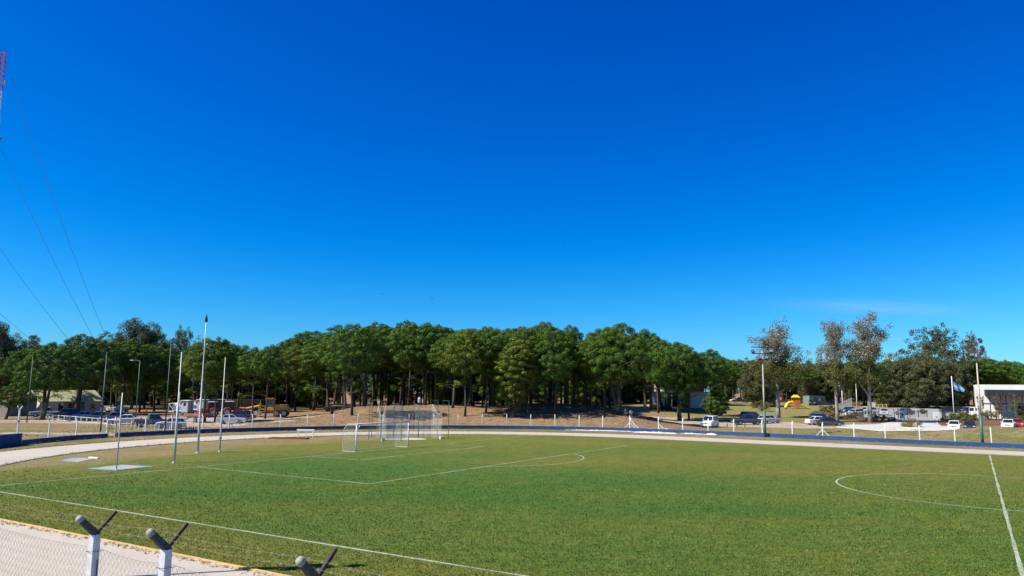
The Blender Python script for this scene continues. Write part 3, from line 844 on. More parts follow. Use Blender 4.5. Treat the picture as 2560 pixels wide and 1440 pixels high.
fill(34, 1760, 2280, 262, 320, 'pine in the dark wood behind the lawn and the playground', 'pines of the wood at the back', PINES[:4], 0, 14, (58, 78))
fill(20, 2270, 2640, 228, 290, 'pine in the dense wood behind the white and black building', 'pines behind the white and black building', [PINES[5], PINES[2], PINES[0]], 0, 16, (70, 95))
fill(8, 1640, 1830, 205, 250, 'pine far behind the white van', 'pines far behind the van', PINES, -4, 20, (70, 90))
fill(36, 1500, 2680, 322, 372, 'pine at the far back of the wood, crown down to the ground', 'pines at the far back of the wood', PINE_SKIRT, 2, 26, (60, 95), mind=4)
# ------------------------------------------------------------------ round the pitch
def proj(p):
    q = Vector(p)-Vector((0, 0, CAMH)); d = q.dot(FW)
    return 1280+FPX*q.dot(RT)/d, 720-FPX*q.dot(UP)/d
WHITE = M('white_paint', (.80, .78, .70), .6, .07, 3, dirt=(.56, .53, .46))
CLEAN = M('clean_white', (.80, .80, .78), .45, .03, 3)
BLUE = M('blue_wall_paint', (.007, .062, .205), .75, .25, .9, dirt=(.016, .055, .145), bump=.3)
CONC = M('pale_concrete', (.50, .46, .40), .9, .16, 4, dirt=(.27, .25, .21), bump=.4)
GREEN = M('green_pole_paint', (.045, .15, .105), .55, .2, 2, dirt=(.12, .13, .10))
DGREEN = M('dark_green_paint', (.02, .055, .035), .5, .2, 3)
STEEL = M('galvanised_steel', (.40, .41, .41), .45, .12, 8, metal=.6)
DARK = M('dark_metal', (.03, .03, .032), .5, .2, 8, metal=.3)
RUST = M('rusty_iron', (.045, .022, .020), .8, .3, 20, dirt=(.04, .02, .02))

wallpts = [(26, -24.6), (20.2, -28.6), (17.7, -30.1), (14, -32.2), (10.7, -33.6), (6.6, -34.3), (3.9, -34.4), (-.3, -34.4), (-4, -34.1), (-9.4, -32.9), (-17.6, -29.7),
           (-23, -26.7), (-29.4, -22.2), (-34.8, -16.8), (-39.4, -10.8), (-42.8, -4.4), (-45.6, 4), (-46.6, 12), (-46.4, 20), (-45.8, 27.3), (-44.6, 37), (-43.9, 46.3), (-43.7, 55), (-43.7, 68)]
def catmull(P, n=8):
    P = [Vector(p) for p in P]; out = []
    for i in range(len(P)-1):
        a, b, c, d = P[max(i-1, 0)], P[i], P[i+1], P[min(i+2, len(P)-1)]
        for k in range(n):
            t = k/n; out.append(.5*((2*b)+(c-a)*t+(2*a-5*b+4*c-d)*t*t+(3*b-a-3*c+d)*t**3))
    return out+[P[-1]]
WP = [Vector(pit(p.x, p.y)) for p in catmull(wallpts)]
WU = [proj((p.x, p.y, 0))[0] for p in WP]
def wall_at(u):
    """point of the wall's line that shows at pixel column u, and the outward direction there"""
    for i in range(len(WP)-1):
        if (WU[i]-u)*(WU[i+1]-u) <= 0 and WP[i].y > 20:
            f = (u-WU[i])/(WU[i+1]-WU[i]+1e-9); p = WP[i].lerp(WP[i+1], f); t = (WP[i+1]-WP[i]).normalized()
            return p, Vector((-t.y, t.x)), t
    p = WP[-1]; t = (WP[-1]-WP[-2]).normalized(); return p, Vector((-t.y, t.x)), t
if (wall_at(1300)[1].y) < 0: OUTS = -1
else: OUTS = 1
def wall(name, u0, u1, h, th, label, joint=9.0):
    pts = [p for p, u in zip(WP, WU) if u0 < u < u1 and p.y > 20]
    pts = ([wall_at(u0)[0]] if u0 > WU[0] else []) + pts + ([wall_at(u1)[0]] if u1 < 2900 else [])
    b = MB(); seg = [pts[0]]; acc = 0
    def flush(seg):
        n = len(b.v)
        for i, p in enumerate(seg):
            t = (seg[min(i+1, len(seg)-1)]-seg[max(i-1, 0)]).normalized(); m = Vector((-t.y, t.x))*th/2
            zb = -.1
            b.v.extend([(p.x-m.x, p.y-m.y, zb), (p.x-m.x, p.y-m.y, h-.015), (p.x-m.x*.8, p.y-m.y*.8, h), (p.x+m.x*.8, p.y+m.y*.8, h), (p.x+m.x, p.y+m.y, h-.015), (p.x+m.x, p.y+m.y, zb)])
        for i in range(len(seg)-1):
            b.f.extend([(n+6*i+k, n+6*i+k+6, n+6*i+k+7, n+6*i+k+1) for k in range(5)])
        b.f.append(tuple(n+k for k in range(6))); e = n+6*(len(seg)-1); b.f.append(tuple(e+k for k in range(5, -1, -1)))
    for p in pts[1:]:
        d = (p-seg[-1]).length; acc += d; seg.append(p)
        if acc > joint:
            flush(seg); t = (seg[-1]-seg[-2]).normalized(); seg = [p+t*.025]; acc = 0
    if len(seg) > 1: flush(seg)
    return tag(b.build(name, BLUE), label, 'wall')
wall('low_wall', 52, 268, .48, .16, 'low dark blue wall between the tall wall and the wire gate')
wall('low_wall', 290, 2700, .50, .16, 'long low blue wall sweeping round the bend and the far straight')
wall('tall_wall', -400, 50.5, 1.15, .2, 'taller dark blue wall end at the left edge, in shade', 20)

def fence_post(h, arm, tilt_dir, mat, parent, p, name='post'):
    """concrete post with a cranked head"""
    b = MB(); w = .055; o = Vector((p.x, p.y, terrain(p.x, p.y)-.1)); rz = math.atan2(tilt_dir.y, tilt_dir.x)
    Mz = Matrix.Rotation(rz, 4, 'Z')
    hs = [(0, 0, w), (h-.40+.1, 0, w), (h+.1, arm, w*.92)]
    vs = []
    for z, x, ww in hs:
        vs += [(x-ww, -ww, z), (x+ww, -ww, z), (x+ww, ww, z), (x-ww, ww, z)]
    fs = [(3, 2, 1, 0), (8, 9, 10, 11)]+[(4*k+i, 4*k+(i+1) % 4, 4*k+4+(i+1) % 4, 4*k+4+i) for k in range(2) for i in range(4)]
    b.add([tuple(Vector(q) @ Matrix.Identity(3)) for q in vs], fs)
    b.xform(Matrix.Translation(o) @ Matrix.Rotation(rng.uniform(-.022, .022), 4, 'X') @ Matrix.Rotation(rng.uniform(-.022, .022), 4, 'Y') @ Mz); return b.build(name, mat, parent)
def brace(parent, a, c, mat, r=.045):
    b = MB(); b.tube([a, c], r, 5); return b.build('brace', mat, parent)
pf = thing('perimeter_fence', 'line of cranked whitewashed concrete posts with thin wires behind the blue wall', 'fence', (0, 0, 0))
POSTU = [123, 192, 268, 290, 365, 430, 507, 573, 632, 702, 770, 834, 896, 959, 1022, 1084, 1145, 1205, 1266, 1326, 1387, 1447, 1506, 1574, 1645, 1706, 1769, 1834, 1905, 1980, 2056, 2135, 2213, 2300, 2388, 2480, 2575]
tops = []
for u in POSTU:
    p, m, t = wall_at(u); m = m*OUTS; q = p+m*.22
    if u < 600: q = p+m*.16
    hgt = 2.15+(.12 if u < 700 else 0)+rng.uniform(-.06, .06)
    fence_post(hgt, .24 if u < 900 else .16, m, WHITE, pf, q); tops.append((q, hgt, u))
    zz = terrain(q.x, q.y)
    if u in (573, 959, 2056, 1574):
        for s in (-1, 1):
            e = q+t*s*1.0+m*.1; brace(pf, (q.x, q.y, zz+1.25), (e.x, e.y, zz+.2), WHITE)
    elif u in (1645, 268):
        s = 1 if u == 1645 else -1
        e = q+t*s*1.1+m*.05; brace(pf, (q.x, q.y, zz+1.2), (e.x, e.y, zz+.3), WHITE)
wb = MB()
for zf in (.42, .72, .985):
    for (q0, h0, u0), (q1, h1, u1) in zip(tops, tops[1:]):
        if u0 == 268: continue
        a = Vector((q0.x, q0.y, terrain(q0.x, q0.y)+h0*zf)); c = Vector((q1.x, q1.y, terrain(q1.x, q1.y)+h1*zf))
        wb.tube([a, a.lerp(c, .5)-Vector((0, 0, .05)), c], .006, 3, False)
wb.build('strand_wire', STEEL, pf)
# tall forked post of the tall wall, gate
p, m, t = wall_at(47); m = m*OUTS
fk = thing('fence_post', 'tall forked concrete post at the end of the tall blue wall', 'fence post', (p.x+m.x*.25, p.y+m.y*.25, 0), math.atan2(t.y, t.x))
b = MB(); b.box((0, 0, 1.7), (.13, .13, 3.5)); b.build('post', WHITE, fk)
for s in (-1, 1):
    b = MB(); b.tube([(0, 0, 3.4), (s*.34, 0, 3.72)], .05, 5); b.build('arm', WHITE, fk)
b = MB(); b.box((.09, 0, 2.4), (.1, .12, .26)); b.box((-.1, 0, 2.3), (.08, .1, .2)); b.build('bracket', STEEL, fk)
pa, ma, ta = wall_at(271); pb_, _, _ = wall_at(287.5)
gt = thing('wire_gate', 'narrow wire gate in the gap of the blue wall, diagonal wires', 'gate', (0, 0, 0))
A0, B0 = Vector((pa.x, pa.y, .06)), Vector((pb_.x, pb_.y, .06)); Zv = Vector((0, 0, 1))
b = MB()
for s, e in ((A0, A0+Zv*1.75), (B0, B0+Zv*1.75), (A0+Zv*1.72, B0+Zv*1.72), (A0+Zv*.04, B0+Zv*.04), (A0+Zv*.9, B0+Zv*.9)): b.tube([s, e], .028, 5)
b.build('gate_frame', RUST, gt)
b = MB(); b.tube([A0+Zv*1.7, B0+Zv*.05], .016, 4); b.tube([A0+Zv*.9, B0+Zv*1.7], .012, 4); b.tube([A0+Zv*.85, A0.lerp(B0, .9)+Zv*.05], .012, 4); b.build('diagonal_wire', RUST, gt)

# ------------------------------------------------------------------ netting
def net_material(name, pitch, cord, col):
    t = NT(name); uv = t.n('ShaderNodeTexCoord').outputs['UV']
    sp = t.n('ShaderNodeSeparateXYZ'); t.l(uv, sp.inputs[0])
    def g(o):
        f = t.math('FRACT', t.math('DIVIDE', o, pitch)); return t.math('LESS_THAN', f, cord/pitch)
    k = t.math('MAXIMUM', g(sp.outputs[0]), g(sp.outputs[1]))
    t.base(col, .8); tr = t.n('ShaderNodeBsdfTransparent'); mx = t.n('ShaderNodeMixShader')
    t.l(k, mx.inputs[0]); t.l(tr.outputs[0], mx.inputs[1]); t.l(t.b.outputs[0], mx.inputs[2]); t.l(mx.outputs[0], t.out.inputs['Surface'])
    return t.m
NET = net_material('white_goal_net', .11, .0048, (.70, .69, .62))
CAGENET = net_material('grey_cage_net', .045, .0052, (.56, .55, .51))
def net_sheet(b, uvs, A, B, n=10, m=5):
    """sheet between two polylines A (top) and B (bottom), same number of points"""
    i0 = len(b.v); s = 0
    k = len(A)
    for i in range(k):
        if i: s += (Vector(B[i])-Vector(B[i-1])).length
        L = (Vector(A[i])-Vector(B[i])).length
        for j in range(m+1):
            p = Vector(A[i]).lerp(Vector(B[i]), j/m); b.v.append(tuple(p)); uvs.append((s, L*(1-j/m)))
    b.f += [(i0+i*(m+1)+j, i0+i*(m+1)+j+1, i0+(i+1)*(m+1)+j+1, i0+(i+1)*(m+1)+j) for i in range(k-1) for j in range(m)]

# the goal
gw = thing('football_goal', 'white football goal with a slack white net, on the far left of the pitch', 'goal', (0, 0, 0))
def gp(X, Y, Z): x, y = pit(X, Y); return Vector((x, y, Z))
PR = .06
for s in (1, -1):
    b = MB(); b.tube([gp(s*3.72, 0, -.1), gp(s*3.72, 0, 2.50)], PR, 10); b.build('goalpost', CLEAN, gw, True)
    b = MB(); b.tube([gp(s*3.70, 0, 1.98), gp(s*3.18, 0, 2.46)], .04, 6); b.build('corner_brace', CLEAN, gw)
    b = MB(); b.tube([gp(s*3.72, 0, 2.50), gp(s*3.72, -1.15, 2.47), gp(s*3.72, -1.55, 2.02)], .03, 6); b.build('net_arm', CLEAN, gw)
    b = MB(); b.tube([gp(s*3.72, -1.55, 2.02), gp(s*3.72, -1.70, .9), gp(s*3.72, -1.62, 0)], .018, 5); b.build('net_stay', WHITE, gw)
b = MB(); b.tube([gp(3.78, 0, 2.50), gp(-3.78, 0, 2.50)], PR, 10); b.build('crossbar', CLEAN, gw, True)
b = MB(); uvs = []
N = 12; xs = [3.7-7.4*i/N for i in range(N+1)]
sg = lambda i: .10*math.sin(math.pi*i/N)
net_sheet(b, uvs, [gp(x, -.02, 2.5) for x in xs], [gp(x, -1.15, 2.44-sg(i)) for i, x in enumerate(xs)], m=4)
net_sheet(b, uvs, [gp(x, -1.15, 2.44-sg(i)) for i, x in enumerate(xs)], [gp(x, -1.62+.12*math.sin(i*1.3), .03) for i, x in enumerate(xs)], m=6)
for s in (1, -1):
    net_sheet(b, uvs, [gp(s*3.7, -.02, 2.5), gp(s*3.72, -.6, 2.46), gp(s*3.72, -1.15, 2.42), gp(s*3.72, -1.5, 2.02)], [gp(s*3.7, -.02, .03), gp(s*3.8, -.55, .03), gp(s*3.76, -1.1, .03), gp(s*3.72, -1.6, .03)], m=6)
b.build('goal_net', NET, gw, uv=uvs)
b = MB(); b.tube([gp(3.72, -.02, .03), gp(3.76, -1.62, .03)]+[gp(x, -1.62+.12*math.sin(i*1.3), .03) for i, x in enumerate(xs)]+[gp(-3.72, -.02, .03)], .022, 4); b.build('ground_rope', WHITE, gw)

# throwing cage
cg = thing('throwing_cage', 'hammer throwing cage of green poles hung with sagging grey net', 'throwing cage', (0, 0, 0))
CB = [(921.7, 1099), (929, 1095), (951.7, 1103), (983, 1094), (1002.8, 1103), (1045.6, 1094), (1093, 1095), (1120.6, 1098)]
CP = [T(*q) for q in CB]
for i, p in enumerate(CP):
    b = MB(); b.tube([p-Vector((0, 0, .1)), p+Vector((0, 0, 4.45))], .04, 6); b.build('pole', GREEN, cg)
cen = sum((Vector(p) for p in CP), Vector())/len(CP)
arms = []
for i, p in enumerate(CP):
    d = (cen-p); d.z = 0; d.normalize(); e = p+Vector((0, 0, 4.40))+d*.75
    if i in (1, 4, 7, 6, 0): 
        b = MB(); b.tube([p+Vector((0, 0, 4.40)), e], .03, 5); b.build('arm', GREEN, cg)
    arms.append((p, p+d*.75))
def cage_net(idx, tops, bots):
    b = MB(); uvs = []
    for a, c in zip(idx, idx[1:]):
        pa, pc = arms[a][1], arms[c][1]; n = 10; Tt = []; Bt = []
        for i in range(n+1):
            f = i/n; p = pa.lerp(pc, f); za = tops[idx.index(a)]; zc = tops[idx.index(c)]
            d = (cen-p); d.z = 0; d.normalize(); L = (pc-pa).length
            z = za+(zc-za)*f-min(1.35, L*.25)*math.sin(math.pi*f)
            Tt.append(Vector((p.x, p.y, z)))
            w = .06*math.sin(i*1.9+a); q = p+d*(.1+w); Bt.append(Vector((q.x, q.y, .04)))
        net_sheet(b, uvs, Tt, Bt, m=8)
        r = MB(); r.tube(Tt, .018, 4, False); r.build('net_rope', WHITE, cg)
    b.build('net', CAGENET, cg, uv=uvs)
cage_net([0, 1, 3, 5, 6, 7], [3.2, 3.75, 3.85, 4.0, 3.95, 3.1], None)
cage_net([1, 2, 4], [3.6, 3.9, 3.9], None)
pt = CP[5]
cl = MB(); 
for k in range(5):
    a = k*1.3; cl.tube([(0, 0, .32), (.10*math.cos(a), .08*math.sin(a), .16), (.13*math.cos(a+.5), .1*math.sin(a+.5), -.16-.05*k)], [.09, .08, .03], 5)
o = cl.build('tied_cloth', CLEAN); o.location = pt+Vector((0, 0, 4.42)); tag(o, 'white cloth knotted on top of a throwing cage pole', 'cloth')
p = T(1010, 1098); b = MB(); n = 28
b.prism([(p.x+2.6*math.cos(6.283*i/n), p.y+2.0*math.sin(6.283*i/n)) for i in range(n)], -.02, .035)
tag(b.build('throwing_circle', CONC), 'worn concrete circle on the ground inside the throwing cage', 'throwing circle')
for (u, v, lab) in ((957, 1103, 'small white and blue box in front of the throwing cage'), (1104, 1098, 'small white box at the right foot of the throwing cage')):
    p = T(u, v); x = thing('field_box', lab, 'box', p, .5)
    b = MB(); b.cbox((0, 0, .14), (.42, .3, .28), .02); b.build('body', CLEAN, x)
    b = MB(); b.cbox((0, 0, .30), (.44, .32, .05), .012); b.build('lid', M('light_blue_plastic', (.2, .42, .7), .4, .05, 3) if u < 1000 else CLEAN, x)

# poles standing on the grass behind the goal
def mast(name, u, v, vt, r0, r1, mat, label, cat='pole', steps=(), finial=None, group=None, collar=None):
    p = T(u, v); h = hpix(p, vt); o = thing(name, label, cat, p, 0, group)
    b = MB(); k = [(0, r0)]+[(f, r) for f, r in steps]+[(1, r1)]
    b.tube([(0, 0, -.15)]+[(0, 0, h*f) for f, _ in k[1:]], [r for _, r in k], 10); b.build('shaft', mat, o, True)
    b = MB(); b.tube([(0, 0, -.02), (0, 0, .10)], r0*1.5, 10); b.build('foot', mat, o)
    if finial:
        b = MB(); b.tube([(0, 0, h-.02), (0, 0, h+.12), (0, 0, h+.42), (0, 0, h+.75)], [.03, .14, .10, .01], 8); b.build('finial', DARK, o)
    if collar:
        b = MB(); b.tube([(0, 0, collar-.09), (0, 0, collar+.09)], r0*1.45, 8); b.build('collar', STEEL, o)
    return o, p, h
mast('flagpole', 494, 1133, 806, .105, .035, WHITE, 'tallest white pole, tapering, with a dark spearhead finial', 'flagpole', [(.42, .095), (.425, .065), (.8, .045)], finial=True)
mast('white_pole', 435, 1158, 880, .09, .03, WHITE, 'bare white pole left of the tallest one, standing nearest', 'pole', [(.5, .075), (.505, .05)])
mast('white_pole', 438.5, 1139, 980, .05, .03, WHITE, 'short thin white pole just behind the nearest bare pole', 'pole')
mast('white_pole', 549, 1130, 893, .085, .025, WHITE, 'bare white pole right of the tallest one, with a dark collar', 'pole', [(.45, .07), (.455, .045)], collar=1.2)
mast('white_pole', 291, 1176, 982, .05, .032, WHITE, 'slim white pole at the edge of the blue discus slab', 'pole', [(.6, .045)])
# green service poles round the left car park
for (u, v, vt, lab) in ((67, 1056, 893, 'dark green pole by the far left fence post'), (251, 1081, 880, 'dark green pole left of the wire gate'),
                        (412, 1079, 850, 'tall dark green pole before the white crossover car'), (477, 1045, 842, 'thin dark green pole beside the kiosk trailers')):
    mast('green_pole', u, v, vt, .09, .045, DGREEN, lab, 'pole', [(.55, .075), (.552, .055)], group='dark green poles at the left car park')
o, p, h = mast('street_lamp', 338, 1061, 902, .09, .05, GREEN, 'green street lamp with one short arm over the parked cars', 'street lamp', [(.55, .075)])
b = MB(); b.tube([(0, 0, h-.05), (-.6, 0, h+.1), (-1.0, 0, h+.08)], .03, 6); b.build('arm', STEEL, o)
b = MB(); b.cbox((-1.25, 0, h+.06), (.6, .22, .12), .04); b.build('lamp_head', STEEL, o)

def floodlight(u, v, vt, bars, label, extra=None, green=.44, p=None, h=None):
    p = T(u, v) if p is None else p; h = hpix(p, vt) if h is None else h
    o = thing('floodlight_mast', label, 'floodlight', p, 0)
    b = MB(); b.tube([(0, 0, -.1), (0, 0, h*.30)], [.17, .15], 12); b.build('lower_shaft', GREEN, o, True)
    b = MB(); b.tube([(0, 0, h*.301), (0, 0, h*.55), (0, 0, h*.552), (0, 0, h)], [.115, .105, .08, .06], 10); b.build('upper_shaft', M('beige_pole_paint', (.46, .42, .34), .6, .12, 3), o, True)
    b = MB(); b.box((.16, 0, .25), (.26, .24, .5)); b.build('base_box', BLUE, o)
    for (z, x0, x1, lamps, red) in bars:
        b = MB(); b.box(((x0+x1)/2, -.08, h+z), (x1-x0, .11, .11)); b.build('crossbar', M('red_oxide', (.32, .07, .05), .6, .2, 6) if red else DARK, o)
        for lx, rz in lamps:
            lm = MB(); Mx = Matrix.Rotation(rz, 4, 'Z') @ Matrix.Rotation(-.55, 4, 'X')
            lm.cbox((0, 0, 0), (.46, .26, .42), .05); lm.xform(Matrix.Translation((lx, -.1, h+z+.32)) @ Mx)
            L = lm.build('lamp', DARK, o)
            g = MB(); g.box((0, -.135, 0), (.38, .012, .34)); g.xform(Matrix.Translation((lx, -.1, h+z+.32)) @ Mx); g.build('lens', M('lamp_glass', (.20, .21, .23), .15, .05, 3), L)
    if extra: extra(o, h)
    return o
floodlight(1913, 1093, 868, [(0, -1.45, 1.4, [], False), (-.85, -1.45, 1.4, [(-1.25, .3), (1.15, -.4)], False), (-1.72, -.62, .72, [(-.45, .2), (.5, -.3)], True)],
           'floodlight mast with two wide dark crossbars in front of the three spired tree')
floodlight(2457, 1117, 857, [(0, -.7, .75, [(.5, .5), (-.95, -.6)], True), (-.85, -.7, .75, [(.68, .5)], True), (-1.72, -.62, .85, [(-.55, -.2)], True)],
           'floodlight mast with three short red crossbars at the right')
floodlight(0, 0, 0, [(0, -.9, .9, [(-.7, .2), (.7, -.2)], True), (-1.0, -.9, .9, [(.6, .2)], True), (-1.9, -.9, .9, [(-.6, .2), (.5, 0)], True)],
           'floodlight mast on the near side of the track whose lamps throw shadows on the grass', p=Vector((-17.3, 22.2, 0)), h=12.2)

# steeplechase barrier and its pit
p = T(764, 1093.5); rz = -.12
hb = thing('steeplechase_barrier', 'white wooden steeplechase barrier on three legs by the track', 'barrier', p, rz)
b = MB(); b.cbox((0, 0, .84), (2.15, .16, .16), .02); b.build('beam', CLEAN, hb)
for x in (-.9, .08, .92):
    b = MB(); b.box((x, 0, .34), (.10, .12, .84)); b.build('leg', CLEAN, hb)
RED = M('red_pit_paint', (.30, .045, .03), .7, .2, 3)
p = T(722, 1097)
pt_ = thing('water_jump_pit', 'red painted kerb of the water jump pit left of the white barrier', 'pit', p, -.10)
b = MB()
for c, d in (((0, -.5, .07), (4.4, .18, .14)), ((0, 0.5, .07), (4.4, .18, .14)), ((-2.11, 0, .068), (.18, .82, .136)), ((2.11, 0, .068), (.18, .82, .136))): b.box(c, d)
b.build('pit_kerb', RED, pt_)
b = MB(); b.box((0, 0, .02), (4.03, .81, .03)); b.build('pit_floor', M('dark_red_floor', (.12, .02, .018), .7, .2, 2), pt_)

# throwing slabs
SLABB = M('faded_blue_concrete', (.20, .33, .46), .9, .2, 2, dirt=(.36, .37, .36))
SLABG = M('grey_slab', (.40, .36, .30), .9, .16, 2, dirt=(.30, .25, .20))
c1, c2, c3, c4 = T(220, 1172.5), T(305, 1163), T(385, 1167), T(292, 1177)
s1 = thing('discus_slab', 'faded blue concrete slab with a grey round ring, beside the slim pole', 'slab', (0, 0, 0))
b = MB(); b.prism([(c.x, c.y) for c in (c1, c4, c3, c2)], -.05, .04); b.build('slab', SLABB, s1)
cc = (c1+c2+c3+c4)/4; b = MB(); n = 32; b.prism([(cc.x+1.3*math.cos(6.283*i/n), cc.y+1.22*math.sin(6.283*i/n)) for i in range(n)], .02, .046); b.build('ring', SLABG, s1)
d1, d2, d3, d4 = T(147, 1152), T(186, 1145), T(238, 1147.5), T(196, 1156)
s2 = thing('shot_put_slab', 'grey concrete slab with a light blue end near the track', 'slab', (0, 0, 0))
b = MB(); b.prism([(c.x, c.y) for c in (d1, d4, d3, d2)], -.05, .04); b.build('slab', SLABG, s2)
def lp(a, c, f): return a.lerp(c, f)
b = MB(); e = [lp(d1, d4, .02), lp(d1, d4, .38), lp(d2, d3, .30), lp(d2, d3, .02)]; b.prism([(c.x, c.y) for c in e], .02, .046); b.build('painted_end', SLABB, s2)
p = T(235, 1146.5); b = MB(); b.cbox((0, 0, .06), (1.15, .24, .12), .02); o = b.build('stop_board', CLEAN); o.location = p; o.rotation_euler = (0, 0, -.45)
tag(o, 'white stop board lying on the grey slab', 'stop board')

# deflated white inflatable heaped against the wall
def heap(name, u0, u1, off, wid, hgt, label, seed, cat='sheet', lump=1.0, yel=None):
    rs = random.Random(seed); n = int((u1-u0)/2.2); b = MB(); m_ = 7
    for i in range(n+1):
        u = u0+(u1-u0)*i/n; p, m, t = wall_at(u); m = m*OUTS; e = math.sin(math.pi*min(1, max(0, i/n)))**.4
        for j in range(m_+1):
            f = j/m_; d = off+wid*(f-.5)*(.7+.3*e)*(1+.25*math.sin(i*.9+seed))
            z = hgt*e*math.sin(math.pi*f)**.6*(.45+.8*rs.random()**1.5*lump*(.3+.7*abs(math.sin(i*.17+seed))))
            b.v.append((p.x-m.x*d+rs.uniform(-.06, .06), p.y-m.y*d+rs.uniform(-.06, .06), max(.016, z) if 0 < j < m_ else .012))
    b.f += [(i*(m_+1)+j, i*(m_+1)+j+1, (i+1)*(m_+1)+j+1, (i+1)*(m_+1)+j) for i in range(n) for j in range(m_)]
    return tag(b.build(name, yel or CLEAN, smooth=True), label, cat)
CREAM = M('creamy_plastic', (.78, .76, .66), .5, .06, 2)
heap('plastic_sheet', 1588, 1702, 1.5, 1.7, .20, 'crumpled white plastic sheet heaped below the blue wall', 3, yel=CREAM)
heap('plastic_sheet', 1412, 1592, .35, .45, .13, 'long thin white plastic strip at the foot of the wall, left of the heap', 5)
heap('plastic_sheet', 1702, 1768, .4, .5, .14, 'thin white plastic strip at the foot of the wall, right of the heap', 6)
heap('plastic_sheet', 1768, 1795, .5, .6, .22, 'small bunched end of white plastic at the foot of the wall', 7)
heap('plastic_sheet', 1578, 1700, -.55, .5, .58, 'white plastic sheet lying behind the blue wall under the post with one brace', 8)
p, m, t = wall_at(1576); m = m*OUTS
q = Vector((p.x+m.x*.3, p.y+m.y*.3, 0))
tt = t if t.x > 0 else -t
pts = [q+Vector((0, 0, 1.95)), q+Vector((.02, -.05, 1.5))]+[q+Vector((tt.x*a, tt.y*a, z)) for a, z in ((.25, 1.35), (.5, 1.0), (.75, .75), (1.02, .6), (1.06, .3), (.98, .02))]
b = MB(); b.tube([Vector(a) for a in pts], .07, 8); tag(b.build('white_hose', CLEAN, smooth=True), 'curling white hose hung on a braced fence post', 'hose')

# ------------------------------------------------------------------ the fence in front
ZB = 3.70
FPOS = [GZ(-58, 1268, ZB), GZ(238, 1333, ZB), GZ(398, 1373, ZB), GZ(790, 1447, ZB)]
